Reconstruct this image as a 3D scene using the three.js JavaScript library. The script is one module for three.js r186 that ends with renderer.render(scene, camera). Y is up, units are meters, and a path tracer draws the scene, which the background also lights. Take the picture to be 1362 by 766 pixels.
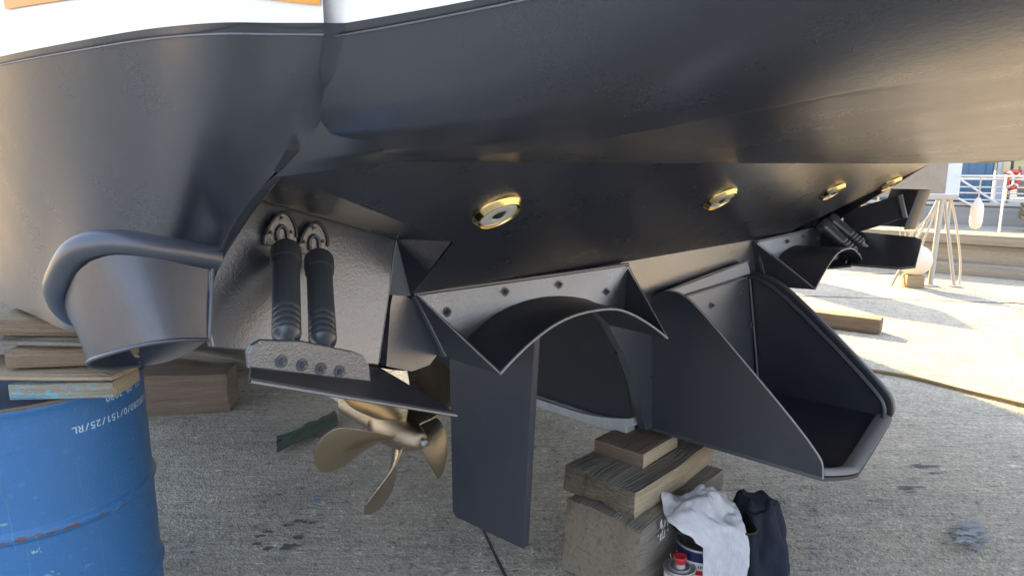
import * as THREE from 'three';
import { mergeGeometries, mergeVertices } from 'three/addons/utils/BufferGeometryUtils.js';
import { RoundedBoxGeometry } from 'three/addons/geometries/RoundedBoxGeometry.js';

// ---------------------------------------------------------------- camera, sky, sun, exposure
const scene = new THREE.Scene();
const camera = new THREE.PerspectiveCamera(46.1, 1024 / 575, 0.05, 900);
camera.position.set(0, 1.44, 1.346);
camera.lookAt(0.69780, 1.44 - 0.18033, 1.346 - 0.69322);
const renderer = new THREE.WebGLRenderer({ antialias: true });
renderer.toneMapping = THREE.LinearToneMapping;
renderer.toneMappingExposure = 6.4;
renderer.shadowMap.enabled = true;
const sunDir = new THREE.Vector3(0.5 * 0.906, 0.423, -0.866 * 0.906).normalize();
{ // hazy late-day sky: pale horizon, bluer overhead, brighter round the sun
  const w = 512, h = 256, d = new Float32Array(w * h * 4), v = new THREE.Vector3();
  for (let y = 0; y < h; y++) for (let x = 0; x < w; x++) {
    const el = ((y + 0.5) / h - 0.5) * Math.PI, az = ((x + 0.5) / w - 0.5) * 2 * Math.PI; v.set(Math.cos(el) * Math.cos(az), Math.sin(el), Math.cos(el) * Math.sin(az));
    const e = Math.max(0, v.y), t = 1 - Math.exp(-e * 3.2), c = Math.max(0, v.dot(sunDir)), g = 0.45 * Math.pow(c, 6) + 0.9 * Math.pow(c, 40), k = 4 * (y * w + x);
    d[k] = 0.36 + (0.16 - 0.36) * t + g * 1.0; d[k + 1] = 0.375 + (0.215 - 0.375) * t + g * 0.86; d[k + 2] = 0.40 + (0.32 - 0.40) * t + g * 0.62; d[k + 3] = 1;
  }
  const t = new THREE.DataTexture(d, w, h, THREE.RGBAFormat, THREE.FloatType); t.mapping = THREE.EquirectangularReflectionMapping; t.magFilter = t.minFilter = THREE.LinearFilter; t.needsUpdate = true;
  scene.background = t; scene.environment = t;
}
const sun = new THREE.DirectionalLight(new THREE.Color().setRGB(1, 0.68, 0.27), 4.1);
sun.position.copy(sunDir).multiplyScalar(40);
sun.castShadow = true;
sun.shadow.mapSize.set(4096, 4096);
Object.assign(sun.shadow.camera, { left: -25, right: 25, top: 25, bottom: -25, near: 1, far: 120 });
scene.add(sun, sun.target);

// ---------------------------------------------------------------- helpers
const V = (x, y, z) => new THREE.Vector3(x, y, z);
const A = (a) => V(a[0], a[1], a[2]);
const lin = (r, g, b) => new THREE.Color().setRGB(r, g, b);
function rng(seed) { let s = seed >>> 0; return () => { s = (s + 0x6D2B79F5) >>> 0; let t = s; t = Math.imul(t ^ (t >>> 15), t | 1); t ^= t + Math.imul(t ^ (t >>> 7), t | 61); return ((t ^ (t >>> 14)) >>> 0) / 4294967296; }; }
function hash3(x, y, z) { let h = Math.imul(x, 374761393) ^ Math.imul(y, 668265263) ^ Math.imul(z, 2147483647 ^ 0x5bd1e995); h = Math.imul(h ^ (h >>> 13), 1274126177); return ((h ^ (h >>> 16)) >>> 0) / 4294967296; }
const sm = (t) => t * t * (3 - 2 * t);
function noise3(x, y, z) {                                             // -1..1
  const xi = Math.floor(x), yi = Math.floor(y), zi = Math.floor(z), u = sm(x - xi), v = sm(y - yi), w = sm(z - zi);
  const L = (a, b, t) => a + (b - a) * t, h = (i, j, k) => hash3(xi + i, yi + j, zi + k);
  return 2 * L(L(L(h(0, 0, 0), h(1, 0, 0), u), L(h(0, 1, 0), h(1, 1, 0), u), v), L(L(h(0, 0, 1), h(1, 0, 1), u), L(h(0, 1, 1), h(1, 1, 1), u), v), w) - 1;
}
const fbm = (x, y, z, o = 4) => { let s = 0, a = 0.5, f = 1; for (let i = 0; i < o; i++) { s += a * noise3(x * f, y * f, z * f); a *= 0.5; f *= 2.03; } return s; };
// periodic 2-D noise field of n x n values with the given cell counts
function field(n, cx, cy, seed) {
  const r = rng(seed), g = new Float32Array(cx * cy); for (let i = 0; i < g.length; i++) g[i] = r();
  const out = new Float32Array(n * n), xs = [];
  for (let x = 0; x < n; x++) { const f = x / n * cx, i = Math.floor(f); xs.push([i % cx, (i + 1) % cx, sm(f - i)]); }
  for (let y = 0; y < n; y++) {
    const f = y / n * cy, j = Math.floor(f), t = sm(f - j), a = (j % cy) * cx, b = ((j + 1) % cy) * cx;
    for (let x = 0; x < n; x++) { const [i0, i1, u] = xs[x]; const p = g[a + i0] + (g[a + i1] - g[a + i0]) * u, q = g[b + i0] + (g[b + i1] - g[b + i0]) * u; out[y * n + x] = p + (q - p) * t; }
  }
  return out;
}
function texture(n, fn, { srgb = false, rep = [1, 1] } = {}) {        // fn(i) -> [r,g,b] 0..1
  const d = new Uint8Array(n * n * 4);
  for (let i = 0; i < n * n; i++) { const c = fn(i); d[4 * i] = Math.max(0, Math.min(255, c[0] * 255)); d[4 * i + 1] = Math.max(0, Math.min(255, c[1] * 255)); d[4 * i + 2] = Math.max(0, Math.min(255, c[2] * 255)); d[4 * i + 3] = 255; }
  const t = new THREE.DataTexture(d, n, n, THREE.RGBAFormat);
  t.wrapS = t.wrapT = THREE.RepeatWrapping; t.magFilter = THREE.LinearFilter; t.minFilter = THREE.LinearMipmapLinearFilter; t.generateMipmaps = true;
  if (srgb) t.colorSpace = THREE.SRGBColorSpace;
  t.repeat.set(rep[0], rep[1]); t.needsUpdate = true; return t;
}
const again = (t, u, v = u) => { const c = t.clone(); c.repeat.set(u, v); c.needsUpdate = true; return c; };
const used = {};
function numbered(n) { if (!(n in used)) { used[n] = 0; return n; } used[n]++; return n + '_' + String(used[n]).padStart(3, '0'); }
function tag(o, label, category, group) { o.userData.label = label; o.userData.category = category; if (group) o.userData.group = group; return o; }
function obj(name, geo, mat, parent) {
  const m = new THREE.Mesh(Array.isArray(geo) ? merge(geo) : geo, mat);
  m.name = parent === scene ? numbered(name) : name; m.castShadow = m.receiveShadow = true; parent.add(m); return m;
}
function thing(name, label, category, pos = [0, 0, 0], turn = 0, group) {
  const g = new THREE.Group(); g.name = numbered(name); g.position.set(...pos); g.rotation.y = turn; scene.add(g); return tag(g, label, category, group);
}
function merge(list) {
  return mergeGeometries(list.map((g) => { const n = g.index ? g.toNonIndexed() : g.clone(); for (const k of Object.keys(n.attributes)) if (!['position', 'normal', 'uv'].includes(k)) n.deleteAttribute(k); n.clearGroups(); return n; }));
}
function grid(fn, nu, nv, lu = 1, lv = 1) {                           // fn(u, v) -> Vector3
  const p = [], t = [], ix = [];
  for (let j = 0; j <= nv; j++) for (let i = 0; i <= nu; i++) { const q = fn(i / nu, j / nv); p.push(q.x, q.y, q.z); t.push(i / nu * lu, j / nv * lv); }
  for (let j = 0; j < nv; j++) for (let i = 0; i < nu; i++) { const a = j * (nu + 1) + i, b = a + 1, c = a + nu + 1, d = c + 1; ix.push(a, b, d, a, d, c); }
  const g = new THREE.BufferGeometry(); g.setAttribute('position', new THREE.Float32BufferAttribute(p, 3)); g.setAttribute('uv', new THREE.Float32BufferAttribute(t, 2)); g.setIndex(ix); g.computeVertexNormals(); return g;
}
function sheet(fn, nu, nv, th, lu, lv) {                              // a grid with thickness th (towards minus its normal)
  const top = grid(fn, nu, nv, lu, lv), P = top.attributes.position, N = top.attributes.normal, at = (k) => V(P.getX(k) - N.getX(k) * th, P.getY(k) - N.getY(k) * th, P.getZ(k) - N.getZ(k) * th);
  const k = (i, j) => j * (nu + 1) + i;
  const bot = grid((u, v) => at(k(Math.round((1 - u) * nu), Math.round(v * nv))), nu, nv, lu, lv);
  const rim = [];
  for (let i = 0; i < nu; i++) rim.push([k(i, 0), k(i + 1, 0)]); for (let j = 0; j < nv; j++) rim.push([k(nu, j), k(nu, j + 1)]);
  for (let i = nu; i > 0; i--) rim.push([k(i, nv), k(i - 1, nv)]); for (let j = nv; j > 0; j--) rim.push([k(0, j), k(0, j - 1)]);
  const p = [], t = [];
  for (const [a, b] of rim) { const a0 = V(P.getX(a), P.getY(a), P.getZ(a)), b0 = V(P.getX(b), P.getY(b), P.getZ(b)), a1 = at(a), b1 = at(b); for (const q of [a0, a1, b1, a0, b1, b0]) { p.push(q.x, q.y, q.z); t.push(q.x + q.z, q.y); } }
  const e = new THREE.BufferGeometry(); e.setAttribute('position', new THREE.Float32BufferAttribute(p, 3)); e.setAttribute('uv', new THREE.Float32BufferAttribute(t, 2)); e.computeVertexNormals();
  return merge([top, bot, e]);
}
// a flat plate: outline in 3-D (near planar), thickness th along its normal (turned towards hint), rounded edges
function plate(pts, th, hint = [0, 0, 1], bevel = 0.0015, holes = []) {
  const q = pts.map(A), c = q.reduce((s, p) => s.add(p), V(0, 0, 0)).multiplyScalar(1 / q.length), n = V(0, 0, 0);
  for (let i = 0; i < q.length; i++) { const a = q[i].clone().sub(c), b = q[(i + 1) % q.length].clone().sub(c); n.add(a.cross(b)); }
  n.normalize(); if (n.dot(A(hint)) < 0) n.negate();
  const ex = Math.abs(n.y) > 0.85 ? V(1, 0, 0) : V(0, 1, 0).cross(n).normalize(); ex.addScaledVector(n, -ex.dot(n)).normalize(); const ey = n.clone().cross(ex);
  const sh = new THREE.Shape(q.map((p) => { const d = p.clone().sub(c); return new THREE.Vector2(d.dot(ex), d.dot(ey)); }));
  const g = new THREE.ExtrudeGeometry(sh, { depth: Math.max(0.0005, th - 2 * bevel), bevelEnabled: bevel > 0, bevelThickness: bevel, bevelSize: bevel, bevelOffset: -bevel, bevelSegments: 2, curveSegments: 8 });
  g.translate(0, 0, -th + bevel);
  return g.applyMatrix4(new THREE.Matrix4().makeBasis(ex, ey, n).setPosition(c));
}
const tube = (pts, r, seg = 40, rad = 8, closed = false) => new THREE.TubeGeometry(new THREE.CatmullRomCurve3(pts.map(A), closed, 'centripetal'), seg, r, rad, closed);
const straight = (a, b, r, rad = 10) => { const p = A(a), q = A(b), d = q.clone().sub(p), g = new THREE.CylinderGeometry(r, r, d.length(), rad); g.applyQuaternion(new THREE.Quaternion().setFromUnitVectors(V(0, 1, 0), d.clone().normalize())); const m = p.add(q).multiplyScalar(0.5); return g.translate(m.x, m.y, m.z); };
const lathe = (prof, seg = 40) => new THREE.LatheGeometry(prof.map(([r, y]) => new THREE.Vector2(r, y)), seg);
const along = (g, at, dir) => { g.applyQuaternion(new THREE.Quaternion().setFromUnitVectors(V(0, 1, 0), A(dir).normalize())); return g.translate(...at); };
const rbox = (w, h, d, r = 0.004) => new RoundedBoxGeometry(w, h, d, 2, r);
const curve3 = (pts) => { const c = new THREE.CatmullRomCurve3(pts.map(A), false, 'centripetal'); return (t) => c.getPoint(t); };
function bumpy(g, amp, f, seed = 0) { const P = g.attributes.position; for (let i = 0; i < P.count; i++) { const x = P.getX(i) * f + seed, y = P.getY(i) * f, z = P.getZ(i) * f; P.setXYZ(i, P.getX(i) + amp * fbm(x, y, z, 3), P.getY(i) + amp * fbm(x + 31, y, z, 3), P.getZ(i) + amp * fbm(x, y + 47, z, 3)); } g.computeVertexNormals(); return g; }

const byPos = (g, fn) => { const P = g.attributes.position, U = g.attributes.uv; for (let i = 0; i < P.count; i++) U.setXY(i, ...fn(P.getX(i), P.getY(i), P.getZ(i))); return g; };
// ---------------------------------------------------------------- materials
const n5a = field(512, 128, 128, 3), n5b = field(512, 40, 40, 4), n5c = field(512, 9, 9, 5), n5d = field(512, 256, 256, 6), n5e = field(512, 20, 120, 7);
const n5f = field(512, 24, 24, 8), n5g = field(512, 90, 16, 9);
const texRough = texture(512, (i) => { const v = 0.5 * n5a[i] + 0.3 * n5b[i] + 0.2 * n5d[i]; return [v, v, v]; });
const texFine = texture(512, (i) => { const v = 0.6 * n5d[i] + 0.4 * n5a[i]; return [v, v, v]; });
const texPaint = texture(512, (i) => { let v = 0.8 + 0.1 * n5c[i] + 0.08 * (n5f[i] - 0.5) + 0.1 * (n5g[i] - 0.5) + 0.05 * (n5d[i] - 0.5); return [v, v, v]; });
const texPaintRough = texture(512, (i) => { const v = 0.82 + 0.14 * (n5c[i] - 0.5) + 0.06 * (n5f[i] - 0.5) + 0.08 * (n5d[i] - 0.5); return [v, v, v]; });
const texBrush = texture(512, (i) => { const v = 0.6 * n5g[i] + 0.25 * n5a[i] + 0.15 * n5d[i]; return [v, v, v]; });
const paint = (o = {}) => new THREE.MeshPhysicalMaterial({ color: lin(0.026, 0.031, 0.046), roughness: 0.36, ior: 2.2, map: again(texPaint, 2), roughnessMap: again(texPaintRough, 1.3), bumpMap: again(texRough, 2), bumpScale: 0.00016, side: THREE.DoubleSide, ...o });
const M = {
  hull: paint(),
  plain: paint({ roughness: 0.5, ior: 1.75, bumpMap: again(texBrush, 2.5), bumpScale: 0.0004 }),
  cast: paint({ color: lin(0.05, 0.06, 0.078), roughness: 0.37, ior: 2.5, bumpMap: again(texRough, 3.4), bumpScale: 0.0004 }),
  castFine: paint({ color: lin(0.046, 0.058, 0.078), roughness: 0.4, ior: 2.5, bumpMap: again(texRough, 6), bumpScale: 0.0009 }),
  satin: paint({ color: lin(0.045, 0.058, 0.085), roughness: 0.4, ior: 1.85, bumpScale: 0.0001 }),
  flap: paint({ roughness: 0.45, ior: 1.8, bumpScale: 0.0002 }),
  ram: paint({ color: lin(0.075, 0.086, 0.1), roughness: 0.4, ior: 1.9, bumpScale: 0.0001 }),
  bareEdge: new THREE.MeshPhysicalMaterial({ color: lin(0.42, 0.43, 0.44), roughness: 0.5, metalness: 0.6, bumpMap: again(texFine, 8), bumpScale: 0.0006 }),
  white: new THREE.MeshPhysicalMaterial({ color: lin(0.78, 0.78, 0.76), roughness: 0.25, clearcoat: 0.6, clearcoatRoughness: 0.1, side: THREE.DoubleSide }),
  orange: new THREE.MeshPhysicalMaterial({ color: lin(0.72, 0.31, 0.02), roughness: 0.3, side: THREE.DoubleSide }),
  shoe: new THREE.MeshStandardMaterial({ color: lin(0.5, 0.54, 0.55), roughness: 0.55, map: again(texPaint, 3) }),
  brass: new THREE.MeshPhysicalMaterial({ color: lin(0.82, 0.62, 0.29), metalness: 1, roughness: 0.12 }),
  lens: new THREE.MeshPhysicalMaterial({ color: lin(0.8, 0.8, 0.78), roughness: 0.25, clearcoat: 1, clearcoatRoughness: 0.05, map: again(texPaint, 20) }),
  rubber: new THREE.MeshStandardMaterial({ color: lin(0.015, 0.016, 0.018), roughness: 0.7 }),
  bronze: new THREE.MeshPhysicalMaterial({ color: lin(0.6, 0.49, 0.34), metalness: 1, roughness: 0.22, roughnessMap: again(texPaintRough, 3), bumpMap: again(texFine, 3), bumpScale: 0.0006, side: THREE.DoubleSide }),
  steel: new THREE.MeshPhysicalMaterial({ color: lin(0.5, 0.5, 0.49), metalness: 0.9, roughness: 0.35, bumpMap: again(texFine, 5), bumpScale: 0.0005 }),
};

// ---------------------------------------------------------------- ground
const G = 2048;
const gA = field(G, 1024, 1024, 11), gB = field(G, 340, 340, 12), gC = field(G, 90, 90, 13), gD = field(G, 14, 14, 14), gE = field(G, 60, 640, 15), gF = field(G, 22, 300, 16), gH = field(G, 5, 5, 17);
const gh = new Float32Array(G * G);
for (let i = 0; i < G * G; i++) gh[i] = 0.4 * gA[i] + 0.26 * gB[i] + 0.18 * (0.7 * gE[i] + 0.3 * gF[i]) + 0.16 * gC[i];
const texGround = texture(G, (i) => {
  let v = 0.4 + 0.1 * (gD[i] - 0.5) + 0.08 * (gH[i] - 0.5) + 0.05 * (gC[i] - 0.5) + 0.13 * (gE[i] - 0.5) + 0.05 * (gF[i] - 0.5) + 0.11 * (gB[i] - 0.5) + 0.17 * (gA[i] - 0.5);
  if (gA[i] > 0.93) v += 0.34 * (gB[i]); if (gB[i] > 0.9 && gC[i] > 0.5) v += 0.16; if (gB[i] < 0.09) v -= 0.12; if (gA[i] < 0.05 && gB[i] < 0.5) v -= 0.12;
  if (gB[i] > 0.93) v += 0.07; if (gC[i] < 0.13 && gD[i] < 0.45) v -= 0.05;
  v = Math.max(0.03, v);
  const s = Math.pow(v, 1 / 2.2), w = 0.012 * (gD[i] - 0.5);
  return [s * (1.03 + w), s * 0.985, s * (0.895 - w)];
}, { srgb: true });
const texGroundBump = texture(G, (i) => [gh[i], gh[i], gh[i]]);
const tile = 5;
const ground = new THREE.PlaneGeometry(700, 700, 1, 1).rotateX(-Math.PI / 2);
{ const P = ground.attributes.position, U = ground.attributes.uv; for (let i = 0; i < P.count; i++) U.setXY(i, (P.getX(i) * 0.705 + P.getZ(i) * 0.709) / tile, (-P.getX(i) * 0.709 + P.getZ(i) * 0.705) / tile); }
const groundMat = new THREE.MeshStandardMaterial({ map: texGround, bumpMap: texGroundBump, bumpScale: 0.009, roughness: 0.9 });
const groundMesh = obj('ground', ground, groundMat, scene); groundMesh.userData.kind = 'structure';
function blob(cx, cz, rx, rz, seed, n = 46, rough = 0.5, turn = 0) {
  const s = new THREE.Shape(), r = rng(seed), ph = r() * 50;
  for (let i = 0; i < n; i++) { const a = i / n * Math.PI * 2, k = 1 + rough * fbm(Math.cos(a) * 2.2 + ph, Math.sin(a) * 2.2, ph, 4) * 2; const x = Math.cos(a) * rx * k, y = Math.sin(a) * rz * k; const p = [cx + x * Math.cos(turn) - y * Math.sin(turn), -(cz + x * Math.sin(turn) + y * Math.cos(turn))]; i ? s.lineTo(...p) : s.moveTo(...p); }
  return new THREE.ShapeGeometry(s).rotateX(-Math.PI / 2);
}
const stainWhite = new THREE.MeshStandardMaterial({ color: lin(0.4, 0.42, 0.44), roughness: 0.85, bumpMap: texGroundBump, bumpScale: 0.004 }), stainBlue = new THREE.MeshStandardMaterial({ color: lin(0.2, 0.36, 0.5), roughness: 0.8 }), stainDark = new THREE.MeshStandardMaterial({ color: lin(0.13, 0.13, 0.135), roughness: 0.85 });
function stain(cx, cz, rx, rz, seed, mat, bits = 14) {
  const r = rng(seed), list = [];
  for (let i = 0; i < bits; i++) { const a = r() * 6.28, d = Math.sqrt(r()), s = 0.08 + 0.34 * r() * r() * (1.2 - d); const g = blob(cx + Math.cos(a) * rx * d, cz + Math.sin(a) * rz * d, rx * s * 1.25, rz * s, seed * 7 + i, 26, 0.75, 0.78); g.translate(0, 0.002 + 0.0004 * i, 0); list.push(g); }
  return obj('paint_stain', list, mat, groundMesh);
}
stain(2.98, 0.9, 0.15, 0.06, 5, stainWhite, 60); stain(2.5, 0.56, 0.1, 0.08, 9, stainWhite, 6);
stain(2.62, 0.1, 0.1, 0.07, 21, stainBlue, 7); stain(1.36, -1.2, 0.07, 0.04, 23, stainBlue, 9); stain(0.78, -1.2, 0.06, 0.03, 24, stainBlue, 6); stain(1.42, -0.47, 0.035, 0.03, 26, stainWhite, 8); stain(1.75, -0.8, 0.05, 0.03, 27, stainBlue, 5);
stain(2.9, 1.25, 0.2, 0.03, 28, stainDark, 8); stain(1.1, -1.0, 0.16, 0.1, 31, stainDark, 9); stain(3.5, 0.62, 0.3, 0.05, 33, stainDark, 7); stain(0.9, -1.55, 0.04, 0.03, 35, stainWhite, 6); stain(3.2, 0.2, 0.12, 0.05, 36, stainWhite, 5);
{ // loose grit and chips of paint lying about
  const r = rng(77), list = [];
  for (let i = 0; i < 2400; i++) { const s = 0.002 + 0.007 * r() * r() * r(); const g = new THREE.TetrahedronGeometry(s); g.rotateX(r() * 6).rotateY(r() * 6); const d = 1.7 + 5 * r() * r(), a = (r() - 0.5) * 1.35, th = 0.789 + a; g.translate(d * Math.sin(th), s * 0.4, 1.346 - d * Math.cos(th)); list.push(g); }
  const o = obj('grit', list, new THREE.MeshStandardMaterial({ color: lin(0.45, 0.44, 0.42), roughness: 0.9 }), scene); o.userData = { label: 'pale grit and paint chips scattered over the concrete yard', category: 'grit', kind: 'stuff' };
}
// joint sealant between the slabs, a few millimetres proud of the concrete
const sealant = new THREE.MeshStandardMaterial({ color: lin(0.05, 0.047, 0.042), roughness: 0.9 });
function joint(a, b, w) { const n = 60, ax = b[0] - a[0], az = b[1] - a[1], l = Math.hypot(ax, az), nx = -az / l, nz = ax / l; return obj('joint_sealant', grid((u, v) => { const k = w * (0.6 + 0.7 * fbm(u * l * 3, a[0], 2, 3)) * (v - 0.5), o = 0.02 * fbm(u * l * 0.9, a[1], 8, 3); return V(a[0] + ax * u + nx * (k + o), 0.004, a[1] + az * u + nz * (k + o)); }, n, 1, l, w), sealant, groundMesh); }
joint([6.4, -3.2], [9.6, 1.6], 0.035); joint([3.4, -6], [6.4, -3.2], 0.03); joint([8.7, -2.2], [11.4, -0.2], 0.05); joint([1.76, -0.62], [1.2, 0.4], 0.016);

// ---------------------------------------------------------------- the boat
const boat = thing('motor_boat', 'dark slate painted motor boat stern propped up on blocks and drum', 'boat');
// inclined stern face: y = 1.109 + t * 0.18, z = t * 0.26
const inc = (x, y) => V(x, y, (y - 1.109) / 0.18 * 0.26);
const WLy = 1.584;
// port hull side: aft edge (top to bottom) and longitudinal lines
const edgeAft = curve3([[0.387, 1.584, 0.686], [0.412, 1.547, 0.633], [0.45, 1.503, 0.568], [0.445, 1.443, 0.482], [0.425, 1.399, 0.418], [0.42, 1.292, 0.264], [0.456, 1.201, 0.133], [0.49, 1.1, 0.03]]);
const wlPort = curve3([[0.387, 1.584, 0.686], [0.363, 1.59, 0.618], [0.332, 1.592, 0.575], [0.301, 1.6, 0.434], [0.26, 1.6, 0.271], [0.213, 1.6, 0.042], [0.15, 1.605, -0.5], [0.02, 1.62, -1.8], [0.0, 1.66, -5], [0.3, 1.75, -10], [2.35, 1.9, -14.4]]);
const chPort = curve3([[0.49, 1.1, 0.03], [0.44, 1.1, -0.05], [0.385, 1.1, -0.13], [0.345, 1.1, -0.2], [0.318, 1.1, -0.27], [0.3, 1.1, -0.49], [0.277, 1.1, -0.75], [0.24, 1.1, -1.9], [0.3, 1.12, -5], [0.7, 1.25, -9.6], [2.35, 1.5, -13.8]]);
function sidePoint(u, v) {                                            // u forward, v down
  const us = Math.pow(u, 1.7), w = wlPort(us), c = chPort(us), e = edgeAft(v), p = w.clone().lerp(c, v), bul = -0.04 * Math.sin(Math.PI * v) * (1 - 0.2 * u);
  const base = wlPort(0).lerp(chPort(0), v), k = Math.pow(1 - Math.min(1, u * 2.2), 2);
  p.x -= bul * (1 - k); p.addScaledVector(e.sub(base), k); return p;
}
const mirS = (p) => V(2 * (2.03 + 0.35 * sm(Math.min(1, Math.max(0, (0.5 - p.z) / 2)))) - p.x, p.y, p.z);
const XC = 2.38, mirX = (p) => V(2 * XC - p.x, p.y, p.z);
obj('hull_side', [grid((u, v) => sidePoint(u, v), 90, 24, 11, 0.6), grid((u, v) => mirS(sidePoint(u, v)), 60, 8, 11, 0.6)].map((g) => byPos(g, (x, y, z) => [z, y])), M.hull, boat);
// white topsides above the boot line
function topPoint(u, v, out = 0) { const p = wlPort(Math.pow(u, 1.7)); const y = p.y + v * (1.75 + 0.5 * u); p.x += (p.x < XC ? -1 : 1) * (0.12 * v * Math.min(1, u * 3) + out); p.y = y; return p; }
const topside = obj('topside', [grid((u, v) => topPoint(u, v), 80, 6, 11, 1.7), grid((u, v) => mirX(topPoint(u, v)), 50, 4, 11, 1.7), grid((u, v) => { const p = topPoint(u, 1); return p.lerp(mirX(p), v); }, 40, 4, 11, 4)], M.white, boat);
{ // orange band with a white break, its lower edge climbing forward
  const low = (u) => 0.017 + 0.1 * u * u, seg = (u0, u1) => grid((a, v) => { const u = u0 + (u1 - u0) * a, l = low(u); return topPoint(u, (l + v * 0.3) / (1.75 + 0.5 * u), 0.003); }, 40, 2, 1, 0.3);
  obj('stripe', seg(0.0, 0.648), M.orange, topside); obj('stripe', seg(0.658, 0.9), M.orange, topside);
}
const addedCabin = obj('deckhouse', rbox(3.4, 2.3, 8, 0.15).translate(XC, 4.5, -6), M.white, boat);  // unseen, added to lengthen the boat's shadow and dim the hull reflections
obj('added_flybridge', rbox(2.8, 1.7, 6, 0.15).translate(XC, 6.4, -6.2), M.white, boat);  // unseen too, added on top to stretch that shadow further to port
for (const s of [-1, 1]) for (const z of [-8.4, -6, -3.6]) obj('window', rbox(0.02, 0.6, 1.6, 0.005).translate(XC + s * 1.7, 4.9, z), M.rubber, addedCabin);
obj('boot_line', tube(Array.from({ length: 30 }, (_, i) => { const p = wlPort(Math.pow(i / 29 * 0.75, 1.7)); return [p.x + 0.0005, p.y - 0.012, p.z + 0.0005]; }), 0.0014, 120, 6), M.cast, boat);
// stern extension: rounded bottom running aft over the yard
const extW = (z) => 0.387 + 0.2 * (z - 0.686) + 0.03 * Math.max(0, z - 1) ** 2;
function extPoint(s, t) {                                             // s: 0 waterline .. 1 centre line, t: 0 joint .. 1 aft
  const w = 0.17 + 0.45 * Math.pow(t, 0.75), dead = 0.1 * sm(Math.min(1, t * 2.4)), yb = 1.441 + 0.03 * t + dead, len = XC - 0.4;
  const a = s < 0.5 ? s / 0.5 : 1, q = a * Math.PI / 2;
  let xo = w * (1 - Math.cos(q)); if (s >= 0.5) xo = w + (len - w) * (s - 0.5) / 0.5;
  let y = yb - dead * xo / len + (WLy + 0.02 * t - yb) * Math.exp(-3.4 * xo / w);
  if (t < 0.35) { const J = [[0.014, 1.584], [0.044, 1.547], [0.078, 1.506], [0.106, 1.478], [0.15, 1.455], [0.26, 1.441]], k = 1 - sm(t / 0.35); if (s < 0.5) { const f = a * 5, i = Math.min(4, Math.floor(f)), m = f - i; xo += k * (J[i][0] + (J[i + 1][0] - J[i][0]) * m - xo); y += k * (J[i][1] + (J[i + 1][1] - J[i][1]) * m - y); } else { xo += k * (0.26 + (len - 0.26) * (s - 0.5) / 0.5 - xo); } }
  const z0 = Math.min(0.686, (y - 1.109) / 0.18 * 0.26) - 0.03, z = z0 + (2.3 - z0) * t;
  return V(extW(z) + xo * (XC - extW(z)) / len, y, z);
}
obj('stern_extension', [grid((u, v) => extPoint(u, v), 70, 50, 2.5, 1.9), grid((u, v) => mirX(extPoint(u, v)), 50, 20, 2.5, 1.9)].map((g) => byPos(g, (x, y, z) => [x, z])), M.hull, boat);
obj('corner_fillet', byPos(grid((u, v) => { const a = edgeAft(0.5 * u), b = extPoint(0.46 * u, 0.05 + 0.02 * u), p = a.clone().lerp(b, v); p.x += 0.006 * Math.sin(Math.PI * v); p.z -= 0.008 * Math.sin(Math.PI * v); return p; }, 40, 10, 0.3, 0.05), (x, y, z) => [x + z, y]), M.hull, boat);
const extTop = (t, v, s = 1) => { const p = extPoint(0, t); return V(s > 0 ? p.x - 0.04 * v : 2 * XC - p.x + 0.04 * v, p.y + v * 1.5, p.z); };
obj('extension_topside', [grid((u, v) => extTop(u, v), 20, 3, 1.7, 1.5), grid((u, v) => extTop(u, v, -1), 12, 2, 1.7, 1.5), grid((u, v) => extTop(1, v).lerp(extTop(1, v, -1), u), 10, 3, 3, 1.5), grid((u, v) => extTop(u, 1).lerp(extTop(u, 1, -1), v), 10, 4, 2, 3.6)], M.white, boat);
obj('boot_line', tube(Array.from({ length: 16 }, (_, i) => { const p = extPoint(0.02, i / 15 * 0.5); return [p.x - 0.001, p.y - 0.003, p.z]; }), 0.0014, 60, 6), M.cast, boat);
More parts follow.
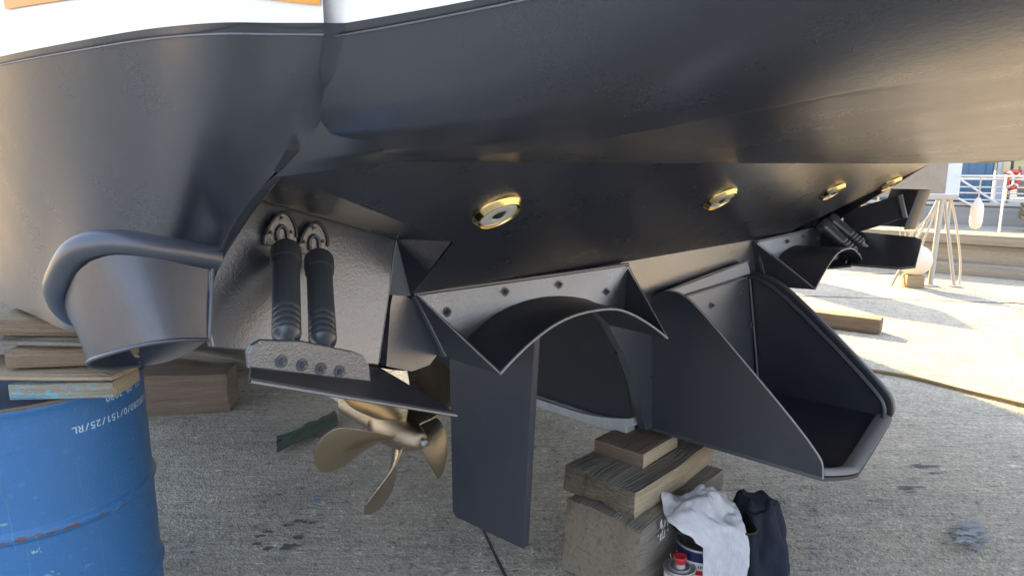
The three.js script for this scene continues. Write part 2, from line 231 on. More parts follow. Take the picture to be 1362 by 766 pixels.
// inclined counter face with the lights
{
  const stepR = 3.42;
  const f = (u, v) => { // u across, v up
    const x = 0.43 + (3.62 - 0.43) * u;
    const lowL = x < 0.934 ? 1.43 + (1.278 - 1.43) * (x - 0.434) / 0.49 : x < 0.985 ? 1.278 + (1.115 - 1.278) * (x - 0.934) / 0.051 : 1.109;
    const lowR = x > 3.2 ? 1.109 + (x - 3.2) * 0.8 : 1.109;
    const low = Math.max(1.104, Math.min(lowL, 1.45), Math.min(lowR, 1.447)), hi = 1.458 + 0.0 * Math.pow(Math.max(0, 1 - (x - 0.43) / 0.18), 2);
    return inc(x, low + (Math.max(hi, low) - low) * v);
  };
  obj('stern_counter', byPos(grid(f, 260, 16, 3.2, 0.55), (x, y, z) => [x, y + z]), M.hull, boat);
  // recess over the port trim tab
  const B = inc(0.925, 1.278).toArray(), C1 = inc(0.6, 1.378).toArray(), C2 = inc(0.434, 1.431).toArray(), E2 = [0.425, 1.399, 0.418], T = [0.937, 1.265, 0.03], T0 = [0.594, 1.376, 0.03], K = inc(0.985, 1.12).toArray(), K2 = [0.92, 1.13, 0];
  const tri = (list) => { const g = new THREE.BufferGeometry(), p = [], uv = []; for (const t of list) for (const q of t) { p.push(...q); uv.push(q[0], q[1] + q[2]); } g.setAttribute('position', new THREE.Float32BufferAttribute(p, 3)); g.setAttribute('uv', new THREE.Float32BufferAttribute(uv, 2)); g.computeVertexNormals(); return g; };
  obj('recess_roof', tri([[C2, E2, T0], [C2, T0, C1], [C1, T0, T], [C1, T, B]]), M.hull, boat);
  obj('leak_backing', plate([[0.7, 0.99, -0.05], [1.15, 0.97, -0.05], [1.15, 1.4, -0.05], [0.7, 1.4, -0.05]], 0.01, [0, 0, 1], 0), M.plain, boat);  // unseen plate added to stop light leaking through the port seam
  obj('leak_backing', plate([[3.35, 0.97, -0.05], [4.1, 0.97, -0.05], [4.1, 1.34, -0.05], [3.35, 1.3, -0.05]], 0.01, [0, 0, 1], 0), M.plain, boat);  // same added light stop behind the starboard corner
  obj('recess_wall', tri([[T, B, K], [T, K, K2]]), M.hull, boat);
}
// transom plane with the two propeller tunnels, and the hull bottom running forward from it
const tunnel = [[1.073, 0.953], [1.159, 0.992], [1.263, 1.034], [1.414, 1.053], [1.567, 1.039], [1.70, 1.0], [1.80, 0.915], [1.893, 0.787], [1.959, 0.661], [1.999, 0.536], [2.028, 0.47]];
const tilt = (y) => 0.16 * (1.11 - Math.max(y, 0.98)) * sm(Math.min(1, Math.max(0, (y - 0.78) / 0.18)));
const mx = (x) => 2 * 2.418 - x;
const section = [[0.49, 1.1], [0.86, 0.965], [0.987, 0.925], [1.045, 0.93], ...tunnel];
const secFull = [...section, ...section.slice().reverse().map(([x, y]) => [mx(x), y])];
{
  const outl = [[0.965, 1.2], [0.935, 1.1], [0.912, 0.955], ...section.slice(2), ...section.slice().reverse().map(([x, y]) => [mx(x), y]), [3.9, 1.3], [3.45, 1.112], [0.99, 1.112]].map(([x, y]) => [x, y, tilt(y)]);
  obj('transom', plate(outl, 0.03, [0, 0, 1], 0), M.cast, boat);
  const cs = new THREE.CatmullRomCurve3(secFull.map(([x, y]) => V(x, y, 0)), false, 'centripetal');
  const flat = (x) => 1.1 + (0.47 - 1.1) * Math.min(1, Math.max(0, (Math.min(x, mx(x)) - 0.49) / 1.53)) + 0.03 * Math.sin(Math.PI * Math.min(1, Math.max(0, (Math.min(x, mx(x)) - 0.49) / 1.53)));
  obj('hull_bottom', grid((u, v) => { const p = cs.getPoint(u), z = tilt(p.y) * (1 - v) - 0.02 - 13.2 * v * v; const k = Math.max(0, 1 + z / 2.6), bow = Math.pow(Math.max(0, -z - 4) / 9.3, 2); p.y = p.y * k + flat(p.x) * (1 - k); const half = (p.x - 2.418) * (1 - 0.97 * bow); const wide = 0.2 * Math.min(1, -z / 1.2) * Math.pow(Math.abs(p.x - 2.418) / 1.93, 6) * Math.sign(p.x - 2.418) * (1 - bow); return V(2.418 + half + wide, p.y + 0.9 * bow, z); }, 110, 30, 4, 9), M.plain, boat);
}
// pale unpainted strip along the keel bottom
obj('keel_shoe', sheet((u, v) => V(2.0 + 0.84 * u, 0.425 + 0.045 * Math.pow(Math.max(0, v - 0.9) / 0.1, 2), -3 + 2.99 * v), 6, 60, 0.03, 1, 3).translate(0, 0.012, 0), M.shoe, boat);
obj('keel_strip', [rbox(0.06, 0.05, 2.9, 0.008).translate(2.05, 0.445, -1.5)], M.shoe, boat);

// prop tunnel extensions: bolted plate, two gussets, an arched roof, bright worn edges
const hexBolt = () => mergeGeometries([new THREE.CylinderGeometry(0.0075, 0.0075, 0.008, 6).toNonIndexed(), new THREE.CylinderGeometry(0.013, 0.014, 0.003, 18).translate(0, -0.005, 0).toNonIndexed(), new THREE.CylinderGeometry(0.0045, 0.0045, 0.008, 10).translate(0, 0.006, 0).toNonIndexed()]);
const boltGeo = hexBolt();
function bolt(at, dir, parent, mat = M.castFine, k = 1) { const m = new THREE.Mesh(boltGeo, mat); m.name = 'bolt'; m.castShadow = m.receiveShadow = true; m.position.set(...at); m.quaternion.setFromUnitVectors(V(0, 1, 0), A(dir).normalize()); m.scale.setScalar(k); parent.add(m); return m; }
const rootArc = [[1.073, 0.953], [1.159, 0.992], [1.263, 1.034], [1.414, 1.053], [1.567, 1.039], [1.70, 1.0], [1.78, 0.94], [1.83, 0.905]];
const aftArc = [[1.062, 0.958], [1.108, 0.985], [1.204, 1.028], [1.309, 1.053], [1.459, 1.052], [1.55, 1.034], [1.695, 0.966], [1.788, 0.91]];
function tunnelExtension(X, label) {
  const part = new THREE.Group(); part.name = 'tunnel_extension'; boat.add(part);
  const R = curve3(rootArc.map(([x, y]) => [X(x), y, 0.005])), F = curve3(aftArc.map(([x, y]) => [X(x), y, 0.25]));
  const flip = X(2) > X(1) ? 1 : -1;
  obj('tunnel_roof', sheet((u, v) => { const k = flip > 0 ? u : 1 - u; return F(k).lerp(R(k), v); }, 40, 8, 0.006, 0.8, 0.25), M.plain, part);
  const top = [[0.994, 1.129], [1.9, 1.106]], outl = [top[0], [1.066, 0.955], ...Array.from({ length: 16 }, (_, i) => { const p = R(0.02 + 0.96 * i / 15); return [null, p.y, p.x]; }), [1.842, 0.905], top[1]].map((q) => q[0] === null ? [q[2], q[1], 0.018 + (1.11 - q[1]) * 0.2] : [X(q[0]), q[1], 0.018 + (1.11 - q[1]) * 0.2]);
  obj('mounting_plate', plate(outl, 0.014, [0, 0, 1], 0.002), M.cast, part);
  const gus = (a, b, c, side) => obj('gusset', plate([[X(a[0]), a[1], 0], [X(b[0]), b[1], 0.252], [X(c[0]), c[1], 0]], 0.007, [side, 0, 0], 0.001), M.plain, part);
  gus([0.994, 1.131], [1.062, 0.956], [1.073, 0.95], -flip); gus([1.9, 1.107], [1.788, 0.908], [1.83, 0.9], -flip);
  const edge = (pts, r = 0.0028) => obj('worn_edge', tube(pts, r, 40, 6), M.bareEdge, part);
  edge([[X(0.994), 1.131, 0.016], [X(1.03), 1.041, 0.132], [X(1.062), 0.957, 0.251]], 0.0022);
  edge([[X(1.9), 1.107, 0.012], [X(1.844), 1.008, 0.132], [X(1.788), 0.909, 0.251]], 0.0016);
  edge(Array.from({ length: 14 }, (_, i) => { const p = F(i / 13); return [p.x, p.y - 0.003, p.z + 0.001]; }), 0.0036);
  obj('seam_bead', tube([[X(0.99), 1.124, 0.018], [X(1.45), 1.113, 0.02], [X(1.9), 1.103, 0.018]], 0.006, 40, 8), M.cast, part);
  for (const [x, y] of [[1.09, 1.066], [1.305, 1.09], [1.532, 1.081], [1.758, 1.03]]) bolt([X(x), y, 0.023 + (1.11 - y) * 0.2], [0, 0.2, 1], part);
  if (label) part.userData.label = label;
  return part;
}
tunnelExtension((x) => x); tunnelExtension((x) => 2.87 + (1.9 - x) * 0.83);

// central keel trough
{
  const part = new THREE.Group(); part.name = 'keel_trough'; boat.add(part);
  const xp = 2.069, xs = 2.767, xk = 2.418;
  const smoothed = (pts) => { const c = new THREE.CatmullRomCurve3(pts.map(([z, y]) => V(0, y, z)), false, 'centripetal'); return Array.from({ length: 40 }, (_, i) => { const p = c.getPoint(i / 39); return [p.z, p.y]; }); };
  const pp = smoothed([[0, 0.955], [0.035, 0.985], [0.085, 0.999], [0.14, 0.988], [0.2, 0.948], [0.399, 0.775], [0.55, 0.637], [0.62, 0.565], [0.645, 0.53], [0.652, 0.48]]), ps = smoothed([[0, 0.975], [0.085, 0.979], [0.16, 0.957], [0.251, 0.901], [0.62, 0.586], [0.645, 0.548], [0.649, 0.503], [0.64, 0.475]]);
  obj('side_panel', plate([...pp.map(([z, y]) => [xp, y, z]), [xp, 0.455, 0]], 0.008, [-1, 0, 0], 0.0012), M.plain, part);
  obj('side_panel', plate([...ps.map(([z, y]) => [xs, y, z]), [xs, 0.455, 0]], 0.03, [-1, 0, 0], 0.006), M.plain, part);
  const fl = (u, z) => { const k = Math.abs(u - 0.5) * 2; return V(xp + (xs - xp) * u, 0.362 + 0.108 * Math.pow(k, 1.15) + 0.02 * z, z); };
  obj('floor_plate', sheet((u, v) => fl(u, 0.648 * (1 - v)), 24, 10, 0.012, 0.7, 0.65), M.plain, part);
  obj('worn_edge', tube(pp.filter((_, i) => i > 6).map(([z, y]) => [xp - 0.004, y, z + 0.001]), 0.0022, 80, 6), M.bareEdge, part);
  obj('rim_bead', tube(ps.filter((_, i) => i > 1).map(([z, y]) => [xs - 0.036, y - 0.012, z - 0.022]), 0.009, 80, 10), M.plain, part);
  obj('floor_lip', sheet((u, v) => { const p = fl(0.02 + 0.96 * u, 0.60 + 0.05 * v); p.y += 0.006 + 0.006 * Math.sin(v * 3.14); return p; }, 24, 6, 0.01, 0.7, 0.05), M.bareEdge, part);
  obj('back_plate', plate([[2.10, 0.974, 0.045], [2.76, 0.968, 0.045], [2.76, 0.47, 0.11], [2.1, 0.47, 0.11]], 0.016, [0, 0, 1], 0.002), M.castFine, part);
  obj('flange', plate([[2.09, 0.985, 0.048], [2.75, 1.03, 0.04], [2.765, 0.975, 0.05], [2.09, 0.955, 0.054]], 0.026, [0, 0, 1], 0.003), M.castFine, part);
  obj('seam_bead', [tube([[2.09, 0.987, 0.048], [2.4, 1.012, 0.045], [2.757, 1.032, 0.04]], 0.004, 30, 8), tube([[2.09, 0.95, 0.054], [2.76, 0.965, 0.052]], 0.005, 20, 8), tube([[2.755, 0.96, 0.05], [2.757, 0.5, 0.12]], 0.005, 20, 8)], M.castFine, part);
  bolt([2.42, 0.889, 0.063], [0, 0.16, 1], part); bolt([2.68, 0.91, 0.06], [0, 0.16, 1], part); bolt([2.74, 0.76, 0.084], [0, 0.16, 1], part);
}
// rudder
{
  const part = new THREE.Group(); part.name = 'rudder'; boat.add(part);
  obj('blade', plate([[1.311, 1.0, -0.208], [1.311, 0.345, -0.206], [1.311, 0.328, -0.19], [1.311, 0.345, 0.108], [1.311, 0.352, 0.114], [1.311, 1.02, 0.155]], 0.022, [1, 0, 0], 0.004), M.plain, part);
  obj('rudder_stock', straight([1.3, 0.9, -0.05], [1.3, 1.06, -0.05], 0.025, 20), M.steel, part);
}
// propeller, shaft and strut
{
  const part = new THREE.Group(); part.name = 'propeller'; part.position.set(1.263, 0.553, -0.45); boat.add(part);
  const R0 = 0.045, R1 = 0.298, nb = 5, pitch = 0.92;
  const bladeGeo = (phi) => grid((u, v) => {
    const s = v, r = R0 + (R1 - R0) * s, c = 0.08 + 0.15 * Math.pow(Math.sin(Math.PI * Math.min(1, 0.08 + 0.62 * s)), 1.2); const tip = s > 0.8 ? Math.sqrt(Math.max(0, 1 - ((s - 0.8) / 0.2) ** 2)) : 1;
    const a = u * 2 * Math.PI, w = 0.5 * Math.cos(a) * c * tip, th = (0.008 * (1 - s) + 0.0025) * Math.sin(a) * tip, ph = Math.atan(pitch / (2 * Math.PI * r));
    const skew = -0.2 * s * s, t = phi + skew + (w * Math.cos(ph) - th * Math.sin(ph)) / r, z = -w * Math.sin(ph) - th * Math.cos(ph) - 0.03 * s;
    return V(r * Math.cos(t), r * Math.sin(t), z);
  }, 28, 30, 0.3, 0.3);
  for (let k = 0; k < nb; k++) obj('blade', bladeGeo((333 + 72 * k) * Math.PI / 180), M.bronze, part);
  obj('hub', along(lathe([[0.001, 0.13], [0.02, 0.128], [0.03, 0.118], [0.042, 0.09], [0.054, 0.05], [0.06, 0.01], [0.062, -0.05], [0.058, -0.1], [0.001, -0.105]], 36), [0, 0, 0], [0, 0, 1]), M.bronze, part);
  obj('shaft_nut', along(lathe([[0.001, 0.152], [0.011, 0.151], [0.015, 0.143], [0.015, 0.125], [0.001, 0.125]], 6), [0, 0, 0], [0, 0, 1]), M.steel, part);
  obj('shaft', straight([0, 0.16, -2.0], [0, -0.005, -0.05], 0.02, 20), M.steel, part);
  const strut = new THREE.Group(); strut.name = 'shaft_strut'; boat.add(strut);
  obj('bearing', straight([1.263, 0.573, -0.76], [1.263, 0.557, -0.56], 0.045, 28), M.bronze, strut);
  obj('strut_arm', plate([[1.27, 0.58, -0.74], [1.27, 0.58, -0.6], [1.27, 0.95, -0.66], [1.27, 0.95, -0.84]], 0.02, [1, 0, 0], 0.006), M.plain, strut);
}
// underwater lights
const incN = V(0, -0.26, 0.18).normalize();
for (const [x, y] of [[0.962, 1.348], [1.914, 1.341], [2.843, 1.336], [3.482, 1.354]]) {
  const part = new THREE.Group(); part.name = 'underwater_light'; const p = inc(x, y); part.position.copy(p); part.quaternion.setFromUnitVectors(V(0, 1, 0), incN); part.scale.y = 0.78; boat.add(part);
  obj('ring', lathe([[0.0565, -0.004], [0.057, 0.004], [0.0555, 0.008], [0.0485, 0.021], [0.047, 0.0225], [0.0455, 0.021], [0.0445, 0.014], [0.044, 0.006]], 56), M.brass, part);
  obj('gasket', lathe([[0.0445, 0.012], [0.0415, 0.0135], [0.041, 0.009]], 48), M.rubber, part);
  obj('lens', lathe([[0.0418, 0.0135], [0.0405, 0.0185], [0.0175, 0.0195], [0.016, 0.014]], 48), M.lens, part);
  obj('lamp_core', lathe([[0.0165, 0.014], [0.0155, 0.0165], [0.012, 0.016], [0.009, 0.0215], [0.0005, 0.0225]], 24), M.rubber, part);
}
// trim tabs with twin actuators
function trimTab(X, label, fore = 1) {
  const part = new THREE.Group(); part.name = 'trim_tab'; part.userData.label = label; boat.add(part);
  const flip = X(1) > X(0) ? 1 : -1, P3 = (x, y, z) => [X(x), y, z];
  obj('mounting_plate', plate([[0.61, 1.385], [0.44, 1.30], [0.475, 1.2], [0.486, 1.095], [0.7, 1.03], [0.847, 0.984], [0.893, 1.12], [0.937, 1.265]].map(([x, y]) => P3(x, y, 0.03 + (1.25 - y) * 0.16)), 0.028, [0, 0, 1], 0.003), M.cast, part);
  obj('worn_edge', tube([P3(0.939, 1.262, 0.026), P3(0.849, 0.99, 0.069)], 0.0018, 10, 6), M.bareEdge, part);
  const tp = (u, v) => V(X(0.565 + (0.847 - 0.565) * u + (-0.135 + 0.138 * u) * v), 1.072 - 0.088 * u + (0.04 - 0.083 * u) * v, 0.05 + 0.292 * v);
  obj('flap', sheet((u, v) => { let a = flip > 0 ? u : 1 - u; const q = v; const cut = q > 0.93 ? (q - 0.93) / 0.07 * 0.03 : 0; a = cut + a * (1 - 2 * cut); return tp(a, 1 - q < 0 ? 0 : 1 - v + 0); }, 16, 16, 0.009, 0.4, 0.31), M.flap, part);
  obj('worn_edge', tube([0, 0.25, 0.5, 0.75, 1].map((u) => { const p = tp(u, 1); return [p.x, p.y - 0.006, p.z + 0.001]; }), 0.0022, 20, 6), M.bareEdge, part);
  obj('hinge', straight(tp(0, 0.005).toArray(), tp(1, 0.005).toArray(), 0.009, 14), M.plain, part);
  const up = [[0.437, 1.122], [0.436, 1.147], [0.444, 1.158], [0.46, 1.164], [0.53, 1.149], [0.63, 1.110], [0.648, 1.099], [0.659, 1.081], [0.661, 1.047]].map(([x, y]) => P3(x, y, 0.325));
  const ub = obj('bracket', plate(up, 0.012, [0, 0, 1], 0.003), M.castFine, part);
  for (const [x, y] of [[0.491, 1.122], [0.527, 1.108], [0.561, 1.094], [0.597, 1.081]]) bolt(P3(x, y, 0.33), [0, 0, 1], part, M.castFine, 0.8);
  const cyl = (top, bot, k) => {
    const a = A(P3(...top)), b = A(P3(...bot)), d = b.clone().sub(a), len = d.length();
    const act = obj('actuator', along(lathe([[0.001, 0], [0.028, 0], [0.03, 0.006], [0.03, 0.033], [0.0275, 0.038], [0.029, 0.04], [0.029, 0.044], [0.0255, 0.048], [0.025, len * 0.68], ...[0, 1, 2, 3].flatMap((i) => [[0.025, len * (0.71 + i * 0.06)], [0.0228, len * (0.715 + i * 0.06)], [0.0228, len * (0.728 + i * 0.06)], [0.025, len * (0.733 + i * 0.06)]]), [0.0235, len * 0.94], [0.014, len * 0.985], [0.012, len + 0.03], [0.001, len + 0.03]], 40), a.toArray(), d.toArray()), M.ram, part);
    const c0 = a.clone(); a.x += 0.015 * flip; a.y += 0.024; const mb = new THREE.Shape(); mb.moveTo(-0.032, -0.02); mb.bezierCurveTo(-0.038, 0.008, -0.016, 0.042, 0.0, 0.048); mb.bezierCurveTo(0.016, 0.042, 0.038, 0.008, 0.032, -0.02); mb.closePath();
    const g = new THREE.ExtrudeGeometry(mb, { depth: 0.006, bevelEnabled: true, bevelThickness: 0.002, bevelSize: 0.002, bevelSegments: 2 });
    const m2 = g.rotateZ(flip * -0.28 * 0.6).translate(a.x, a.y, 0.032);
    obj('actuator_mount', m2, M.castFine, part);
    obj('mount_rim', tube([[-0.032, 0.0], [-0.029, 0.018], [-0.015, 0.04], [0, 0.048], [0.015, 0.04], [0.029, 0.018], [0.032, 0]].map(([x, y]) => { const c = Math.cos(-0.17 * flip), s = Math.sin(-0.17 * flip); return [a.x + x * c - y * s, a.y + x * s + y * c, 0.042]; }), 0.0035, 40, 8), M.plain, part);
    obj('mount_lug', tube([[-0.011, -0.01], [-0.01, 0.01], [0, 0.02], [0.01, 0.01], [0.011, -0.01]].map(([x, y]) => [a.x + x, a.y + y, 0.043]), 0.004, 24, 8), M.satin, part);
    for (const [x, y] of [[-0.022, 0.008], [0.002, 0.036], [0.022, 0.006]]) bolt([a.x + x, a.y + y, 0.041], [0, 0, 1], part, M.satin, 0.55);
  };
  cyl([0.631, 1.272, 0.085], [0.522, 1.14, 0.285]); cyl([0.702, 1.247, 0.085], [0.590, 1.117, 0.285]);
  return part;
}
trimTab((x) => x, 'near trim tab with twin hydraulic cylinders');

// exhaust hood on the port quarter
function hood(X, label) {
  const part = new THREE.Group(); part.name = 'exhaust_hood'; part.userData.label = label; boat.add(part);
  const collar = [[0.418, 1.297, 0.27], [0.334, 1.32, 0.285], [0.27, 1.334, 0.275], [0.241, 1.325, 0.245], [0.228, 1.287, 0.19], [0.231, 1.247, 0.13], [0.262, 1.2, 0.07], [0.33, 1.17, 0.02]];
  const top = curve3([[0.406, 1.281, 0.275], [0.324, 1.306, 0.295], [0.269, 1.314, 0.285], [0.243, 1.297, 0.25], [0.234, 1.258, 0.19], [0.239, 1.22, 0.13], [0.262, 1.18, 0.07], [0.33, 1.15, 0.03]]);
  const bot = curve3([[0.388, 1.173, 0.3], [0.336, 1.187, 0.325], [0.297, 1.188, 0.32], [0.264, 1.176, 0.285], [0.244, 1.153, 0.22], [0.258, 1.13, 0.165], [0.3, 1.108, 0.12], [0.345, 1.098, 0.1]]);
  obj('shell', grid((u, v) => { const p = top(u).lerp(bot(u), v); p.x = X(p.x); return p; }, 70, 14, 0.5, 0.16), M.satin, part);
  obj('inner_wall', grid((u, v) => { const p = V(0.345, 1.098, 0.1).lerp(V(0.41, 1.163, 0.25), u); p.y = p.y + (1.25 - p.y) * v - 0.012 * Math.sin(Math.PI * u) * (1 - v); p.x = X(p.x); return p; }, 24, 8, 0.3, 0.2), M.satin, part);
  obj('rim', tube(Array.from({ length: 30 }, (_, i) => { const p = bot(i / 29); return [X(p.x), p.y, p.z]; }), 0.0032, 90, 8), M.satin, part);
  obj('collar', tube(collar.map(([x, y, z]) => [X(x + 0.004), y - 0.004, z - 0.006]), 0.0205, 90, 18), M.satin, part);
  obj('end_edge', tube([[X(0.412), 1.281, 0.274], [X(0.4), 1.228, 0.288], [X(0.388), 1.173, 0.3]], 0.0035, 12, 8), M.satin, part);
}
hood((x) => x, 'near silvery exhaust hood with rolled collar');

// far side: starboard trim tab, its cylinders, and the far exhaust hood
{
  const part = new THREE.Group(); part.name = 'trim_tab'; part.userData.label = 'far trim tab with clipped corners'; boat.add(part);
  obj('flap', plate([[3.47, 0.95, 0.22], [3.49, 0.975, 0.44], [3.52, 0.985, 0.488], [3.79, 1.06, 0.44], [3.81, 1.075, 0.4], [3.8, 1.103, 0.12]], 0.012, [0, 1, 0.3], 0.002), M.hull, part);
  obj('flap_root', plate([[3.3, 0.93, 0.03], [3.47, 0.95, 0.225], [3.8, 1.103, 0.125], [3.75, 1.09, 0.03]], 0.01, [0, 1, 0], 0.001), M.plain, part);
  obj('stiffener', plate([[3.48, 0.975, 0.2], [3.62, 1.045, 0.17], [3.81, 1.125, 0.12], [3.81, 1.1, 0.12], [3.47, 0.95, 0.2]], 0.008, [0, 0, 1], 0.002), M.castFine, part);
  const cyl = (a, b) => { const p = A(a), q = A(b), d = q.clone().sub(p), len = d.length(); obj('actuator', along(lathe([[0.001, 0], [0.036, 0], [0.036, 0.04], [0.03, 0.05], [0.03, len * 0.6], ...[0, 1, 2, 3].flatMap((i) => [[0.03, len * (0.64 + i * 0.08)], [0.026, len * (0.65 + i * 0.08)], [0.026, len * (0.67 + i * 0.08)], [0.03, len * (0.68 + i * 0.08)]]), [0.014, len * 0.97], [0.012, len + 0.03], [0.001, len + 0.03]], 28), a, d.toArray()), M.ram, part); };
  cyl([3.62, 1.17, 0.045], [3.66, 1.035, 0.215]); cyl([3.52, 1.15, 0.045], [3.56, 1.0, 0.215]);
  obj('valve_dome', lathe([[0.055, 0], [0.06, 0.015], [0.05, 0.04], [0.02, 0.055], [0.001, 0.058]], 28).translate(3.42, 0.985, 0.12), M.satin, part);
  const hd = new THREE.Group(); hd.name = 'exhaust_hood'; hd.userData.label = 'far exhaust hood half hidden by the trim tab'; boat.add(hd);
  obj('side_plate', plate([[3.8, 1.19, 0.05], [3.8, 1.285, 0.31], [3.8, 1.175, 0.345], [3.8, 1.12, 0.22], [3.8, 1.06, 0.07]], 0.012, [-1, 0, 0], 0.003), M.plain, hd);
  obj('rolled_edge', straight([3.8, 1.285, 0.312], [3.8, 1.172, 0.347], 0.017, 16), M.satin, hd);
  obj('shell', grid((u, v) => { const a = -0.4 + 2.7 * u; return V(3.93 + 0.14 * Math.cos(a) * 0.7, 1.31 - 0.2 * v, 0.27 + 0.15 * Math.sin(a) - 0.05 * v); }, 30, 6, 0.5, 0.2), M.satin, hd);
}

// ---------------------------------------------------------------- timber
const wn = field(512, 6, 90, 41), wn2 = field(512, 3, 22, 42), wn3 = field(512, 60, 60, 43), wn4 = field(512, 200, 200, 44);
function woodTex(c0, c1, seed, dirt = 0.3) { return texture(512, (i) => { const k = 0.55 * wn[i] + 0.35 * wn2[i] + 0.2 * (wn4[i] - 0.5) - dirt * Math.max(0, wn3[i] - 0.55); return [0, 1, 2].map((j) => Math.pow(Math.max(0.005, c0[j] + (c1[j] - c0[j]) * k), 1 / 2.2)); }, { srgb: true }); }
const woodBump = texture(512, (i) => { const v = 0.6 * wn[i] + 0.25 * wn4[i] + 0.15 * wn3[i]; return [v, v, v]; });
const endGrain = (c0, c1) => texture(512, (i) => { const x = i % 512 / 512 - 0.35, y = Math.floor(i / 512) / 512 - 0.2, r = Math.hypot(x, y) + 0.02 * n5c[i]; const k = 0.5 + 0.3 * Math.sin(r * 150 + 3 * n5b[i]) + 0.3 * (wn4[i] - 0.5) - 0.3 * Math.max(0, wn3[i] - 0.6); return [0, 1, 2].map((j) => Math.pow(Math.max(0.005, c0[j] + (c1[j] - c0[j]) * k), 1 / 2.2)); }, { srgb: true });
const W = {
  old: new THREE.MeshStandardMaterial({ map: again(woodTex([0.17, 0.153, 0.125], [0.33, 0.3, 0.245], 1), 1.2, 2), bumpMap: again(woodBump, 1.2, 2), bumpScale: 0.006, roughness: 0.9 }),
  oldEnd: new THREE.MeshStandardMaterial({ map: again(endGrain([0.135, 0.12, 0.096], [0.185, 0.165, 0.135]), 3), bumpMap: again(woodBump, 3), bumpScale: 0.004, roughness: 0.92 }),
  cut: new THREE.MeshStandardMaterial({ map: again(woodTex([0.34, 0.27, 0.17], [0.58, 0.48, 0.33], 2, 0.5), 2, 3), bumpMap: again(woodBump, 2, 3), bumpScale: 0.003, roughness: 0.85 }),
  pine: new THREE.MeshStandardMaterial({ map: again(woodTex([0.27, 0.21, 0.13], [0.42, 0.34, 0.22], 3, 0.4), 1.5, 2.5), bumpMap: again(woodBump, 1.5, 2.5), bumpScale: 0.003, roughness: 0.85 }),
  pineEnd: new THREE.MeshStandardMaterial({ map: again(endGrain([0.38, 0.31, 0.2], [0.68, 0.58, 0.42]), 5), bumpMap: again(woodBump, 4), bumpScale: 0.002, roughness: 0.85 }),
  brown: new THREE.MeshStandardMaterial({ map: again(woodTex([0.15, 0.11, 0.075], [0.27, 0.2, 0.14], 4, 0.4), 1.2, 2.5), bumpMap: again(woodBump, 1.2, 2.5), bumpScale: 0.004, roughness: 0.9 }),
  bluish: new THREE.MeshStandardMaterial({ map: again(texture(512, (i) => { const k = wn[i] * 0.5 + wn2[i] * 0.4, b = wn3[i] * 0.6 + wn2[i] * 0.5 > 0.52; return (b ? [0.12 + 0.1 * k, 0.3 + 0.15 * k, 0.36 + 0.2 * k] : [0.2 + 0.2 * k, 0.19 + 0.18 * k, 0.15 + 0.14 * k]).map((v) => Math.pow(v, 1 / 2.2)); }, { srgb: true }), 2, 3), bumpMap: again(woodBump, 2, 3), bumpScale: 0.003, roughness: 0.85 }),
};
{ // weathered end of the big baulk: blotches, stains and drying cracks; and a frayed, broken end
  const mk = (base, cracks, seed) => { const cv = document.createElement('canvas'); cv.width = cv.height = 512; const c = cv.getContext('2d'), r = rng(seed); c.fillStyle = `rgb(${base})`; c.fillRect(0, 0, 512, 512);
    for (let i = 0; i < 1500; i++) { const l = r(); c.fillStyle = l < 0.45 ? `rgba(58,50,40,${0.05 + 0.12 * r()})` : l < 0.8 ? `rgba(150,138,112,${0.04 + 0.1 * r()})` : `rgba(96,100,84,${0.05 + 0.1 * r()})`; c.beginPath(); c.ellipse(r() * 512, r() * 512, 2 + 26 * r() * r(), 2 + 14 * r() * r(), r() * 3, 0, 7); c.fill(); }
    for (let i = 0; i < cracks; i++) { let x = r() * 512, y = r() * 512; const a = r() * 6.28; c.strokeStyle = `rgba(28,23,18,${0.35 + 0.45 * r()})`; c.lineWidth = 0.8 + 2 * r(); c.beginPath(); c.moveTo(x, y); for (let k = 0; k < 9; k++) { x += Math.cos(a) * 12 + (r() - 0.5) * 10; y += Math.sin(a) * 12 + (r() - 0.5) * 10; c.lineTo(x, y); } c.stroke(); }
    const t = new THREE.CanvasTexture(cv); t.colorSpace = THREE.SRGBColorSpace; t.wrapS = t.wrapT = THREE.RepeatWrapping; return t; };
  W.blockEnd = new THREE.MeshStandardMaterial({ map: again(mk('140,130,112', 26, 4), 2.6), bumpMap: again(texRough, 3), bumpScale: 0.006, roughness: 0.92 });
  W.frayed = new THREE.MeshStandardMaterial({ map: again(mk('132,122,104', 90, 6), 3.2), bumpMap: again(woodBump, 3, 3), bumpScale: 0.014, roughness: 0.95 });
}
